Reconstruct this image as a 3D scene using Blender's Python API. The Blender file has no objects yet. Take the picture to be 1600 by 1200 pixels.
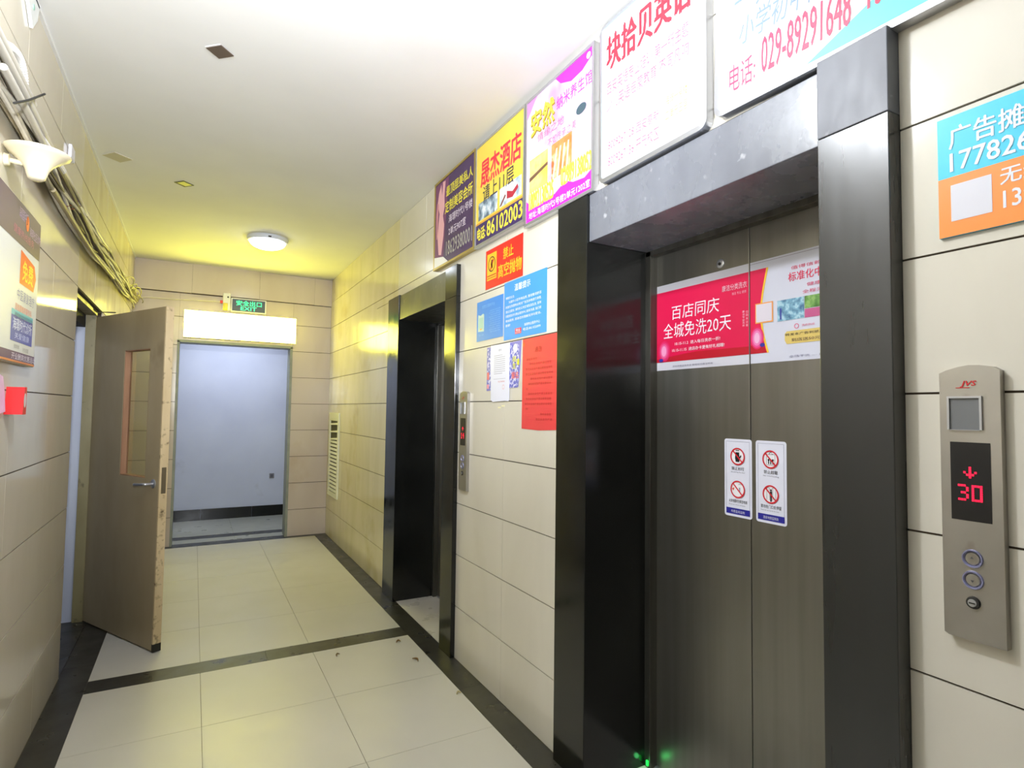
import bpy, bmesh, math, random
from mathutils import Vector, Matrix
random.seed(7)
SC = bpy.context.scene
COL = SC.collection

# ------------------------------------------------------------------ camera, world, lights, exposure
cam_d = bpy.data.cameras.new('camera'); cam = bpy.data.objects.new('camera', cam_d); COL.objects.link(cam)
FPX, YAW, PITCH, ROLL = 897.63, 0.504884529, 0.0469881328, 0.0131084057
f_ = Vector((math.sin(YAW)*math.cos(PITCH), math.cos(YAW)*math.cos(PITCH), math.sin(PITCH)))
r0 = Vector((math.cos(YAW), -math.sin(YAW), 0)); u0 = r0.cross(f_)
r_ = r0*math.cos(ROLL)+u0*math.sin(ROLL); u_ = -r0*math.sin(ROLL)+u0*math.cos(ROLL)
cam.matrix_world = Matrix(((r_.x, u_.x, -f_.x, 0), (r_.y, u_.y, -f_.y, 0), (r_.z, u_.z, -f_.z, 1.45), (0, 0, 0, 1)))
cam_d.sensor_width = 36; cam_d.lens = FPX/1600*36; cam_d.clip_start = 0.02
SC.camera = cam
SC.view_settings.view_transform = 'Standard'; SC.view_settings.look = 'None'
SC.view_settings.gamma = 1; SC.view_settings.use_curve_mapping = False
SC.view_settings.exposure = 0.0
wd = bpy.data.worlds.new('world'); SC.world = wd; wd.use_nodes = True
wd.node_tree.nodes['Background'].inputs[0].default_value = (0.8, 0.85, 1, 1)
wd.node_tree.nodes['Background'].inputs[1].default_value = 0.3

def light(name, kind, loc, power, color, size=0.1, rot=(0, 0, 0), sizey=None):
    d = bpy.data.lights.new(name, kind); o = bpy.data.objects.new(name, d); COL.objects.link(o)
    o.location = loc; o.rotation_euler = rot; d.energy = power; d.color = color
    if kind == 'AREA':
        d.size = size
        if sizey: d.shape = 'RECTANGLE'; d.size_y = sizey
    else: d.shadow_soft_size = size
    return o
LAMP1 = (0.12, 1.42, 2.84)          # the near ceiling lamp, just above the frame
light('near_ceiling_lamp_light', 'POINT', LAMP1, 86, (0.91, 0.945, 1.0), 0.06)
_b = light('bounce_flash', 'SPOT', (0.0, -0.15, 1.85), 450, (0.90, 0.94, 1.0), 0.04)      # the photographer's flash, aimed up at the ceiling
_b.data.spot_size = math.radians(95); _b.data.spot_blend = 0.8
_b.rotation_euler = (Vector((0.34, 2.4, 2.97))-Vector((0.0, -0.15, 1.85))).to_track_quat('-Z', 'Y').to_euler()
light('fill_light_behind', 'POINT', (0.4, -1.6, 2.7), 6, (0.91, 0.945, 1.0), 0.12)  # fill light added behind the camera, no fixture there
light('far_corridor_light', 'AREA', (0.4, 7.7, 2.55), 21, (0.80, 0.86, 1.0), 1.0, (0, 0, 0), 0.5)
light('stair_room_light', 'POINT', (-1.6, 4.2, 2.3), 5, (0.8, 0.86, 1.0), 0.1)
DOME2_E, BOX_E, DOME1_E = 11.0, 25.0, 4.0

# ------------------------------------------------------------------ helpers
MATS = {}
def s2l(c): return tuple((v/12.92 if v <= .04045 else ((v+.055)/1.055)**2.4) for v in c)
def nmat(name):
    m = bpy.data.materials.new(name); m.use_nodes = True
    return m, m.node_tree, m.node_tree.nodes['Principled BSDF']
def pmat(rgb, rough=0.45, metal=0.0, spec=0.5, name=None, emit=0, bump=0, bscale=60, vary=0.0, vscale=6, coat=0):
    key = (rgb, rough, metal, spec, name, emit, bump, vary)
    if key in MATS: return MATS[key]
    m, nt, b = nmat(name or 'print'); lin = s2l(tuple(v/255 for v in rgb))
    b.inputs['Base Color'].default_value = (*lin, 1); b.inputs['Roughness'].default_value = rough
    b.inputs['Metallic'].default_value = metal; b.inputs['Specular IOR Level'].default_value = spec
    if coat: b.inputs['Coat Weight'].default_value = coat; b.inputs['Coat Roughness'].default_value = 0.08
    if emit: b.inputs['Emission Color'].default_value = (*lin, 1); b.inputs['Emission Strength'].default_value = emit
    tc = nt.nodes.new('ShaderNodeTexCoord')
    if vary:
        n = nt.nodes.new('ShaderNodeTexNoise'); n.inputs['Scale'].default_value = vscale; n.inputs['Detail'].default_value = 6
        nt.links.new(tc.outputs['Object'], n.inputs['Vector'])
        mp = nt.nodes.new('ShaderNodeMapRange'); mp.inputs['From Min'].default_value = .3; mp.inputs['From Max'].default_value = .7
        mp.inputs['To Min'].default_value = 1-vary; mp.inputs['To Max'].default_value = 1+vary*.6
        nt.links.new(n.outputs['Fac'], mp.inputs['Value'])
        mx = nt.nodes.new('ShaderNodeVectorMath'); mx.operation = 'SCALE'; mx.inputs[0].default_value = lin
        nt.links.new(mp.outputs[0], mx.inputs['Scale']); nt.links.new(mx.outputs[0], b.inputs['Base Color'])
    if bump:
        n = nt.nodes.new('ShaderNodeTexNoise'); n.inputs['Scale'].default_value = bscale; n.inputs['Detail'].default_value = 4
        nt.links.new(tc.outputs['Object'], n.inputs['Vector'])
        bp = nt.nodes.new('ShaderNodeBump'); bp.inputs['Strength'].default_value = bump; bp.inputs['Distance'].default_value = .002
        nt.links.new(n.outputs['Fac'], bp.inputs['Height']); nt.links.new(bp.outputs[0], b.inputs['Normal'])
    MATS[key] = m; return m

def surf(name, stops, scale=(1, 1, 1), nscale=3, detail=8, rough=(0.2, 0.3), metal=0, bump=0.0, bscale=20, dist=0.0, world=True, spec=.5,
         spots=None, grad=None):
    """a ramped noise colour, noise-driven roughness, optional bump and dark/light spots"""
    m, nt, b = nmat(name); L = nt.links.new
    g = nt.nodes.new('ShaderNodeNewGeometry') if world else nt.nodes.new('ShaderNodeTexCoord')
    out = g.outputs['Position'] if world else g.outputs['Object']
    mp = nt.nodes.new('ShaderNodeMapping'); mp.inputs['Scale'].default_value = scale; L(out, mp.inputs['Vector'])
    n = nt.nodes.new('ShaderNodeTexNoise'); n.inputs['Scale'].default_value = nscale; n.inputs['Detail'].default_value = detail
    n.inputs['Distortion'].default_value = dist; L(mp.outputs[0], n.inputs['Vector'])
    cr = nt.nodes.new('ShaderNodeValToRGB'); e = cr.color_ramp.elements
    for i, (p, c) in enumerate(stops):
        el = e[i] if i < 2 else e.new(p)
        el.position = p; el.color = (*s2l(tuple(v/255 for v in c)), 1)
    L(n.outputs['Fac'], cr.inputs[0]); colr = cr.outputs[0]
    if spots:
        sc, th, c, w = spots
        n2 = nt.nodes.new('ShaderNodeTexNoise'); n2.inputs['Scale'].default_value = sc; n2.inputs['Detail'].default_value = 5
        L(out, n2.inputs['Vector'])
        r2 = nt.nodes.new('ShaderNodeMapRange'); r2.inputs['From Min'].default_value = th; r2.inputs['From Max'].default_value = th+w
        L(n2.outputs['Fac'], r2.inputs['Value'])
        mx = nt.nodes.new('ShaderNodeMix'); mx.data_type = 'RGBA'; mx.inputs['B'].default_value = (*s2l(tuple(v/255 for v in c)), 1)
        L(r2.outputs[0], mx.inputs['Factor']); L(colr, mx.inputs['A']); colr = mx.outputs['Result']
    L(colr, b.inputs['Base Color'])
    n3 = nt.nodes.new('ShaderNodeTexNoise'); n3.inputs['Scale'].default_value = nscale*2.3; n3.inputs['Detail'].default_value = 4
    L(mp.outputs[0], n3.inputs['Vector'])
    r3 = nt.nodes.new('ShaderNodeMapRange'); r3.inputs['From Min'].default_value = .3; r3.inputs['From Max'].default_value = .7
    r3.inputs['To Min'].default_value = rough[0]; r3.inputs['To Max'].default_value = rough[1]
    L(n3.outputs['Fac'], r3.inputs['Value']); L(r3.outputs[0], b.inputs['Roughness'])
    b.inputs['Metallic'].default_value = metal; b.inputs['Specular IOR Level'].default_value = spec
    if bump:
        n4 = nt.nodes.new('ShaderNodeTexNoise'); n4.inputs['Scale'].default_value = bscale; n4.inputs['Detail'].default_value = 5
        L(out, n4.inputs['Vector'])
        bp = nt.nodes.new('ShaderNodeBump'); bp.inputs['Strength'].default_value = bump; bp.inputs['Distance'].default_value = .003
        L(n4.outputs['Fac'], bp.inputs['Height']); L(bp.outputs[0], b.inputs['Normal'])
    return m

def bx(bm, x0, x1, y0, y1, z0, z1, bev=0):
    x0, x1 = min(x0, x1), max(x0, x1); y0, y1 = min(y0, y1), max(y0, y1); z0, z1 = min(z0, z1), max(z0, z1)
    vs = [bm.verts.new(p) for p in ((x0, y0, z0), (x1, y0, z0), (x1, y1, z0), (x0, y1, z0), (x0, y0, z1), (x1, y0, z1), (x1, y1, z1), (x0, y1, z1))]
    fs = [bm.faces.new([vs[i] for i in q]) for q in ((3, 2, 1, 0), (4, 5, 6, 7), (0, 1, 5, 4), (1, 2, 6, 5), (2, 3, 7, 6), (3, 0, 4, 7))]
    if bev:
        es = set(e for f in fs for e in f.edges)
        bmesh.ops.bevel(bm, geom=list(es), offset=bev, segments=2, affect='EDGES', profile=.5)
    return bm
def box(*a, bev=0): return bx(bmesh.new(), *a, bev=bev)
def lathe(bm, prof, c=(0, 0, 0), n=28, axis='z', a0=0, a1=2*math.pi):
    full = abs(a1-a0-2*math.pi) < 1e-4; rings = []
    m = n if full else n+1
    for r, h in prof:
        ring = []
        for k in range(m):
            a = a0+(a1-a0)*k/n; x, y = r*math.cos(a), r*math.sin(a)
            p = {'z': (x, y, h), 'x': (h, x, y), 'y': (x, h, y)}[axis]
            ring.append(bm.verts.new((p[0]+c[0], p[1]+c[1], p[2]+c[2])))
        rings.append(ring)
    for i in range(len(rings)-1):
        for k in range(n if full else n):
            k2 = (k+1) % m
            try: bm.faces.new((rings[i][k], rings[i][k2], rings[i+1][k2], rings[i+1][k]))
            except ValueError: pass
    if full:
        for rg in (rings[0], rings[-1]):
            try: bm.faces.new(rg)
            except ValueError: pass
    bmesh.ops.recalc_face_normals(bm, faces=bm.faces)
    return bm
def crom(pts, n=6):
    P = [Vector(p) for p in pts]; P = [2*P[0]-P[1]]+P+[2*P[-1]-P[-2]]; out = []
    for i in range(1, len(P)-2):
        for k in range(n):
            t = k/n; a, b, c, d = P[i-1], P[i], P[i+1], P[i+2]
            out.append(.5*((2*b)+(c-a)*t+(2*a-5*b+4*c-d)*t*t+(-a+3*b-3*c+d)*t**3))
    return out+[P[-2]]
def tube(bm, pts, r, sides=8, smooth=6, rf=None):
    P = crom(pts, smooth) if smooth else [Vector(p) for p in pts]
    prev = None; up = Vector((0.13, 0.2, 1)).normalized()
    for i, p in enumerate(P):
        t = (P[min(i+1, len(P)-1)]-P[max(i-1, 0)]).normalized()
        a = t.cross(up)
        if a.length < 1e-3: a = t.cross(Vector((1, 0, 0)))
        a.normalize(); b = t.cross(a); rr = r if rf is None else rf(i)
        ring = [bm.verts.new(p+(a*math.cos(2*math.pi*k/sides)+b*math.sin(2*math.pi*k/sides))*rr) for k in range(sides)]
        if prev:
            for k in range(sides): bm.faces.new((prev[k], prev[(k+1) % sides], ring[(k+1) % sides], ring[k]))
        else: bm.faces.new(ring[::-1])
        prev = ring
    bm.faces.new(prev); return bm

def tag(o, label=None, cat=None, group=None, kind=None):
    for k, v in (('label', label), ('category', cat), ('group', group), ('kind', kind)):
        if v: o[k] = v
    return o
def thing(name, label=None, cat=None, loc=(0, 0, 0), group=None, kind=None, rotz=0):
    o = bpy.data.objects.new(name, None); COL.objects.link(o); o.location = loc; o.rotation_euler = (0, 0, rotz)
    o.empty_display_size = .05
    return tag(o, label, cat, group, kind)
def root_loc(p):
    v = Vector((0, 0, 0))
    while p is not None: v += p.location; p = p.parent
    return v
def obj(name, bm, mat, parent=None, local=False, smooth=False, recalc=True):
    """link one mesh; world coordinates unless local. The origin goes to the middle of the mesh."""
    if recalc: bmesh.ops.recalc_face_normals(bm, faces=bm.faces)
    me = bpy.data.meshes.new(name)
    if smooth:
        for f in bm.faces: f.smooth = True
    base = Vector((0, 0, 0)) if (local or parent is None) else root_loc(parent)
    c = Vector((0, 0, 0))
    if bm.verts:
        lo = Vector([min(v.co[i] for v in bm.verts) for i in range(3)]); hi = Vector([max(v.co[i] for v in bm.verts) for i in range(3)])
        c = (lo+hi)/2; c.z = lo.z
    bmesh.ops.translate(bm, verts=bm.verts, vec=-c)
    bm.to_mesh(me); bm.free()
    o = bpy.data.objects.new(name, me); COL.objects.link(o); o.parent = parent; o.location = c-base
    if isinstance(mat, (list, tuple)):
        for m in mat: me.materials.append(m)
    elif mat: me.materials.append(mat)
    if smooth:
        try: me.set_sharp_from_angle(angle=math.radians(40))
        except Exception: pass
    return o

# ---- text as mesh
_tc = {}
def text_polys(s, bold=0.0):
    key = (s, bold)
    if key not in _tc:
        cu = bpy.data.curves.new('t', 'FONT'); cu.body = s; cu.size = 1; cu.resolution_u = 2; cu.offset = bold*0.3; cu.fill_mode = 'FRONT'
        o = bpy.data.objects.new('t', cu); COL.objects.link(o)
        bpy.context.view_layer.update()
        ev = o.evaluated_get(bpy.context.evaluated_depsgraph_get()); me = ev.to_mesh()
        vs = [(v.co.x, v.co.y) for v in me.vertices]; fs = [tuple(p.vertices) for p in me.polygons]
        ev.to_mesh_clear(); bpy.data.objects.remove(o); bpy.data.curves.remove(cu)
        _tc[key] = (vs, fs)
    return _tc[key]

class Sheet:
    """a printed face: u to the viewer's right, v up, n towards the viewer; inks collect by (part name, colour)"""
    def __init__(s, o, U, V, N): s.o, s.U, s.V, s.N = Vector(o), Vector(U), Vector(V), Vector(N); s.inks = {}
    def at(s, u, v, l=0): return s.o+s.U*u+s.V*v+s.N*(0.0004+0.0007*l)
    def bm(s, name, c, size=1.0):
        # every larger print piece is a part of its own; fine print too small to pick apart is joined per colour
        if size < .0235: k = ('fine_print', c, 0)
        else:
            s.n = getattr(s, 'n', 0)+1; k = (name, c, s.n)
        if k not in s.inks: s.inks[k] = bmesh.new()
        return s.inks[k]
    def poly(s, pts, c, l=0, name='artwork', b=None):
        b = b or s.bm(name, c, max(max(p[0] for p in pts)-min(p[0] for p in pts), max(p[1] for p in pts)-min(p[1] for p in pts))); b.faces.new([b.verts.new(s.at(u, v, l)) for u, v in pts])
    def rect(s, u0, v0, u1, v1, c, l=0, name='artwork'): s.poly([(u0, v0), (u1, v0), (u1, v1), (u0, v1)], c, l, name)
    def disc(s, u, v, r, c, l=0, name='artwork', n=20, ry=None):
        ry = ry or r; s.poly([(u+r*math.cos(2*math.pi*k/n), v+ry*math.sin(2*math.pi*k/n)) for k in range(n)], c, l, name)
    def ring(s, u, v, r0, r1, c, l=0, name='artwork', n=28):
        b = s.bm(name, c, 2*r1)
        for k in range(n):
            a, d = 2*math.pi*k/n, 2*math.pi*(k+1)/n
            b.faces.new([b.verts.new(s.at(u+r*math.cos(t), v+r*math.sin(t), l)) for r, t in ((r0, a), (r1, a), (r1, d), (r0, d))])
    def line(s, pts, w, c, l=0, name='artwork'):
        B = s.bm(name, c, 1.0)
        for (a, b), (d, e) in zip(pts, pts[1:]):
            t = Vector((d-a, e-b)); t.normalize(); n = Vector((-t.y, t.x))*w/2
            s.poly([(a+n.x, b+n.y), (a-n.x, b-n.y), (d-n.x, e-n.y), (d+n.x, e+n.y)], c, l, name, B)
    def text(s, txt, u0, v0, u1, v1, c, l=1, bold=0.0, shear=0, name='lettering'):
        vs, fs = text_polys(txt, 0.0)
        if not vs: return
        x0 = min(v[0] for v in vs); x1 = max(v[0] for v in vs); y0 = min(v[1] for v in vs); y1 = max(v[1] for v in vs)
        b = s.bm(name, c, v1-v0)
        # bold lettering: the same glyphs printed again with a slight shift
        sh_ = [(0, 0)] if bold < .008 else [(k*bold*(v1-v0)*.55, m_*bold*(v1-v0)*.4) for k, m_ in ((-1, -1), (1, -1), (0, 1))]
        for q, (du, dv) in enumerate(sh_):
            out = []
            for x, y in vs:
                a, d = (x-x0)/max(x1-x0, 1e-6), (y-y0)/max(y1-y0, 1e-6)
                out.append(b.verts.new(s.at(u0+(u1-u0)*a+shear*d*(v1-v0)+du, v0+(v1-v0)*d+dv, l+q*.08)))
            for f in fs:
                try: b.faces.new([out[i] for i in f])
                except ValueError: pass
    def done(s, parent, rough=.4, emit=None, mats=None):
        for (name, c, _), b in s.inks.items():
            m = (mats or {}).get(c) if isinstance(c, str) else pmat(c, rough, name='print_ink', emit=(emit or {}).get(c, 0))
            o = obj(name, b, m, parent, recalc=False)
            if name == 'fine_print': o['kind'] = 'stuff'
def RW(y, z, x): return Sheet((x, y, z), (0, -1, 0), (0, 0, 1), (-1, 0, 0))
def LW(y, z, x): return Sheet((x, y, z), (0, 1, 0), (0, 0, 1), (1, 0, 0))
def EW(x, z, y): return Sheet((x, y, z), (1, 0, 0), (0, 0, 1), (0, -1, 0))
def ground(sh, w, h, name, mat, parent, t=0.001, pts=None, bev=0):
    """a thin solid backing under a sheet (its outline w x h, or pts)"""
    bm = bmesh.new(); pts = pts or [(0, 0), (w, 0), (w, h), (0, h)]
    f = [bm.verts.new(sh.o+sh.U*u+sh.V*v) for u, v in pts]; k = [bm.verts.new(sh.o+sh.U*u+sh.V*v-sh.N*t) for u, v in pts]
    bm.faces.new(f); bm.faces.new(k[::-1]); n = len(pts)
    for i in range(n): bm.faces.new((f[i], k[i], k[(i+1) % n], f[(i+1) % n]))
    return obj(name, bm, mat, parent)

# ------------------------------------------------------------------ materials
W, LX, YE, H = 1.387, -0.578, 6.96, 2.97
M_tile = surf('wall_tile_glaze', [(0.30, (208, 203, 189)), (0.55, (216, 211, 198)), (0.75, (219, 215, 203))], scale=(1, 1, .35), nscale=2.2, rough=(.13, .2), dist=.6,
              spots=(1.7, .62, (203, 196, 174), .3))
M_tileL = surf('left_wall_tile_glaze', [(0.30, (204, 196, 176)), (0.55, (212, 205, 187)), (0.75, (217, 211, 194))], scale=(1, 1, .35), nscale=2.2, rough=(.07, .13), dist=.6,
               spots=(1.7, .60, (198, 187, 158), .3))
M_tileE = surf('end_wall_tile_glaze', [(0.30, (192, 178, 168)), (0.6, (202, 190, 180))], scale=(1, 1, .35), nscale=2.5, rough=(.16, .26), dist=.5,
               spots=(2.5, .62, (186, 168, 150), .2))
M_tileY = surf('yellow_wall_tile_glaze', [(0.30, (204, 194, 156)), (0.55, (214, 205, 170)), (0.75, (218, 210, 180))], scale=(1, 1, .22), nscale=3.4, rough=(.13, .22), dist=.6,
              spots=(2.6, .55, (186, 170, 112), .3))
M_grout = pmat((72, 60, 46), .9, name='brown_grout', bump=.4)
M_groutf = pmat((120, 112, 90), .9, name='floor_grout')
M_ceil = surf('ceiling_paint', [(0.3, (222, 222, 220)), (0.7, (230, 230, 228))], nscale=1.5, rough=(.75, .9), bump=.05, bscale=90)
M_floor = surf('floor_tile', [(0.3, (190, 187, 174)), (0.7, (197, 194, 183))], nscale=1.6, rough=(.28, .42), dist=.3,
               spots=(4, .66, (186, 180, 162), .25))
M_floorc = surf('corridor_floor_tile', [(0.3, (158, 160, 152)), (0.7, (168, 170, 162))], nscale=2, rough=(.25, .4))
M_sill = surf('sill_tile', [(0.3, (190, 186, 176)), (0.7, (206, 202, 194))], nscale=3, rough=(.25, .4))
M_black = surf('black_marble', [(0.35, (20, 21, 20)), (0.75, (30, 31, 29))], nscale=4, rough=(.10, .22), spec=.45, spots=(14, .70, (58, 56, 50), .15))
M_blackf = surf('black_floor_marble', [(0.3, (42, 41, 38)), (0.7, (56, 55, 50))], nscale=4, rough=(.25, .42), spec=.5, spots=(3, .60, (78, 76, 70), .2))
M_dusty_glare = surf('dusty_marble_painted_glare', [(0.3, (100, 103, 112)), (0.7, (122, 125, 134))], scale=(1, 1, .5), nscale=5, spec=1.0, rough=(.20, .34), bump=.12, bscale=45,
               spots=(22, .66, (168, 170, 176), .1))  # dusty lintel marble, base grey raised to paint in the ceiling glare
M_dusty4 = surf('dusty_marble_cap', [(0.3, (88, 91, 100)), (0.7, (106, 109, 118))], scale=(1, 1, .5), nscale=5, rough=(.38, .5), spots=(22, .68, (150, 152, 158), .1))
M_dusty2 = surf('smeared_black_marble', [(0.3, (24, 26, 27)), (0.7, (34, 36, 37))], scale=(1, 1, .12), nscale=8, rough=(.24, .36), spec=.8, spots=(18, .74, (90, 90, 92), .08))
M_steel = surf('brushed_stainless', [(0.3, (134, 132, 125)), (0.7, (145, 143, 136))], scale=(6, 6, .2), nscale=4, rough=(.33, .38), metal=.9,
               spots=(3, .62, (128, 120, 109), .3))
M_frame = surf('dull_steel', [(0.3, (86, 84, 78)), (0.7, (108, 106, 99))], scale=(5, 5, .4), nscale=5, rough=(.3, .45), metal=.85)
M_plate = surf('panel_steel', [(0.3, (158, 154, 146)), (0.7, (184, 180, 172))], scale=(8, 1, 1), nscale=4, rough=(.32, .45), metal=.8, spots=(9, .66, (132, 124, 110), .12))
M_door = surf('worn_door_paint', [(0.25, (150, 134, 102)), (0.5, (164, 148, 115)), (0.8, (178, 162, 128))], scale=(1, 1, .45), nscale=2.6, rough=(.4, .6),
              spots=(3.2, .64, (110, 94, 64), .25), bump=.08, bscale=30)
M_dooredge = surf('bare_door_edge', [(0.3, (196, 174, 132)), (0.7, (216, 196, 156))], scale=(1, 1, .3), nscale=9, rough=(.5, .7), spots=(24, .58, (96, 78, 50), .16))
M_khaki = surf('khaki_frame_paint', [(0.3, (132, 122, 84)), (0.7, (154, 144, 106))], scale=(1, 1, .4), nscale=7, rough=(.4, .6), spots=(18, .64, (74, 64, 40), .12))
M_wood = surf('bare_wood', [(0.3, (140, 98, 70)), (0.7, (176, 134, 104))], scale=(1, 1, .2), nscale=9, rough=(.6, .8), world=False)
M_grime = pmat((28, 27, 24), .7, name='black_grime')
M_blue = surf('pale_blue_paint', [(0.3, (196, 202, 220)), (0.7, (208, 214, 230))], nscale=1.8, rough=(.7, .9), spots=(2.4, .66, (170, 172, 182), .14))
M_alu = pmat((196, 198, 204), .32, metal=.85, name='aluminium')
M_gold = pmat((190, 168, 92), .35, metal=.7, name='brass_frame')
M_white = pmat((226, 226, 226), .45, name='white_plastic')
M_cream = pmat((232, 222, 192), .35, name='cream_plaster', vary=.06)
M_darkm = pmat((28, 26, 24), .6, name='dark_metal')
M_glass, nt, b = nmat('clear_glass')
b.inputs['Transmission Weight'].default_value = 1; b.inputs['Roughness'].default_value = .02; b.inputs['IOR'].default_value = 1.45
b.inputs['Base Color'].default_value = (.93, .97, .92, 1)

# ------------------------------------------------------------------ the shell
def rects_minus(cell, holes):
    out = [cell]
    for h in holes:
        nxt = []
        for (a0, a1, b0, b1) in out:
            if h[0] >= a1-1e-6 or h[1] <= a0+1e-6 or h[2] >= b1-1e-6 or h[3] <= b0+1e-6: nxt.append((a0, a1, b0, b1)); continue
            if b1 > h[3]+1e-6: nxt.append((a0, a1, h[3], b1))
            if b0 < h[2]-1e-6: nxt.append((a0, a1, b0, h[2]))
            c0, c1 = max(b0, h[2]), min(b1, h[3])
            if a0 < h[0]-1e-6: nxt.append((a0, h[0], c0, c1))
            if a1 > h[1]+1e-6: nxt.append((h[1], a1, c0, c1))
        out = nxt
    return [r for r in out if r[1]-r[0] > .012 and r[3]-r[2] > .012]
_tm = {}
def tile_mesh(dx, dy, dz, mat, bev=.0012):
    k = (round(dx, 4), round(dy, 4), round(dz, 4), mat.name)
    if k not in _tm:
        bm = box(-dx/2, dx/2, -dy/2, dy/2, -dz/2, dz/2)
        me = bpy.data.meshes.new('tile'); bm.to_mesh(me); bm.free(); me.materials.append(mat); _tm[k] = me
    return _tm[k]
def put_tile(name, c, d, mat, parent, jit=None, tilt=None):
    o = bpy.data.objects.new(name, tile_mesh(*d, mat)); COL.objects.link(o); o.parent = parent
    o.location = Vector(c)-parent.location
    if jit: o.location += Vector(jit)
    if tilt: o.rotation_euler = tilt
    return o
def tile_wall(parent, edges, courses, holes, plane, axis, mat, gh=.0048, gv=.0014, thick=.008, sign=1):
    """axis 'x': the wall face is x=plane and looks towards -sign*x; axis 'y': face y=plane looks towards -y"""
    for a0, a1 in zip(edges, edges[1:]):
        for b0, b1 in zip(courses, courses[1:]):
            for r in rects_minus((a0, a1, b0, b1), holes):
                ca, cb = (r[0]+r[1])/2, (r[2]+r[3])/2; da, db = r[1]-r[0]-gv, r[3]-r[2]-gh
                j = random.uniform(-.0005, .0005); t = [random.uniform(-.0012, .0012) for _ in range(2)]
                if axis == 'x' and ((sign > 0 and ca > 4.56) or (sign < 0 and ca > 3.85 and cb > 2.1)): m_ = M_tileY      # yellower, more stained tiles over the far stretch
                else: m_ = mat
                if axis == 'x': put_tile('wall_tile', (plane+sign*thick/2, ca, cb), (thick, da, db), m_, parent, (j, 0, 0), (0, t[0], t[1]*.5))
                else: put_tile('wall_tile', (ca, plane+thick/2, cb), (da, thick, db), mat, parent, (0, j, 0), (t[0], 0, t[1]*.5))
COURSES = [0, .3, .6, .9, 1.2, 1.5, 1.8, 2.1, 2.4, 2.7, 2.97]
# right wall: backing with two lift openings
S1, S2 = (.697, 2.069, 0, 2.335), (3.168, 4.552, 0, 2.335)
wr = thing('wall_right', kind='structure', loc=(W, 0, 0))
bm = bmesh.new()
for (a0, a1, b0, b1) in rects_minus((-3.2, 7.2, 0, H), [S1, S2]): bx(bm, W+.0062, W+.3, a0, a1, b0, b1)
obj('masonry', bm, M_grout, wr)
ye = [YE]
while ye[-1] > -.3: ye.append(max(ye[-1]-.6, -.5) if ye[-1] > 5.4 else ye[-1]-.6)
ye = sorted(set([-.41, .19, .697, 1.29, 1.89, 2.069, 2.59, 3.168, 3.79, 4.39, 4.99, 5.59, 6.19, 6.79, YE]))
VENT = (6.34, 6.83, .475, 1.405)
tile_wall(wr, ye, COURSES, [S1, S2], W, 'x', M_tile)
# left wall
wl = thing('wall_left', kind='structure', loc=(LX, 0, 0))
D0, D1, DT = 3.877, 4.86, 2.095
bm = bmesh.new()
for (a0, a1, b0, b1) in rects_minus((-3.2, 7.2, 0, H), [(D0, D1, -.1, DT)]): bx(bm, LX-.0062, LX-.22, a0, a1, b0, b1)
obj('masonry', bm, M_grout, wl)
ly = [D0-.6*k for k in range(7, 0, -1)]+[D0, 4.477, D1, 5.46, 6.06, 6.66, YE]
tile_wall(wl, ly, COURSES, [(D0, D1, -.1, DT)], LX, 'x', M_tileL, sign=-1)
# end wall with its opening
OX0, OX1, OZ = -.165, .955, 2.145
we = thing('wall_end', kind='structure', loc=(.4, YE, 0))
bm = bmesh.new()
for (a0, a1, b0, b1) in rects_minus((LX-.1, W+.1, 0, H), [(OX0, OX1, -.1, OZ)]): bx(bm, a0, a1, YE+.0062, YE+.2, b0, b1)
obj('masonry', bm, M_grout, we)
tile_wall(we, [LX, OX0, .4, OX1+.012, W], [0, .3, .6, .9, 1.2, 1.5, 1.8, 2.1, 2.4, 2.65], [(OX0, OX1, -.1, OZ)], YE, 'y', M_tileE)
for a0, a1 in ((LX, -.06), (-.06, .6), (.6, 1.19), (1.19, W)):           # the proud top slabs
    put_tile('top_slab', ((a0+a1)/2, YE-.008, 2.812), (a1-a0-.0015, .024, .312), M_tileE, we, (0, random.uniform(-.001, .001), random.uniform(-.003, .003)))
bm = bmesh.new()
bx(bm, OX0-.01, OX0+.012, YE-.006, YE+.2, 0, OZ); bx(bm, OX1-.012, OX1+.014, YE-.006, YE+.2, 0, OZ); bx(bm, OX0-.01, OX1+.014, YE-.006, YE+.2, OZ-.014, OZ+.012)
tag(obj('trim_1', bm, pmat((140, 146, 138), .5, name='grey_green_metal', vary=.15, vscale=12)), kind='structure')
# back wall and ceiling
tag(obj('wall_back', box(LX-.2, W+.2, -3.4, -3.2, 0, H), pmat((205, 198, 180), .5, name='back_wall_paint', vary=.05)), kind='structure')
tag(obj('ceiling', box(LX-.25, W+.3, -3.3, YE+.1, H, H+.1), M_ceil), kind='structure')
bm = bmesh.new(); bx(bm, LX, LX+.012, -3.1, YE-.02, H-.014, H)
tag(obj('trim_2', bm, M_white), kind='structure')
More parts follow.
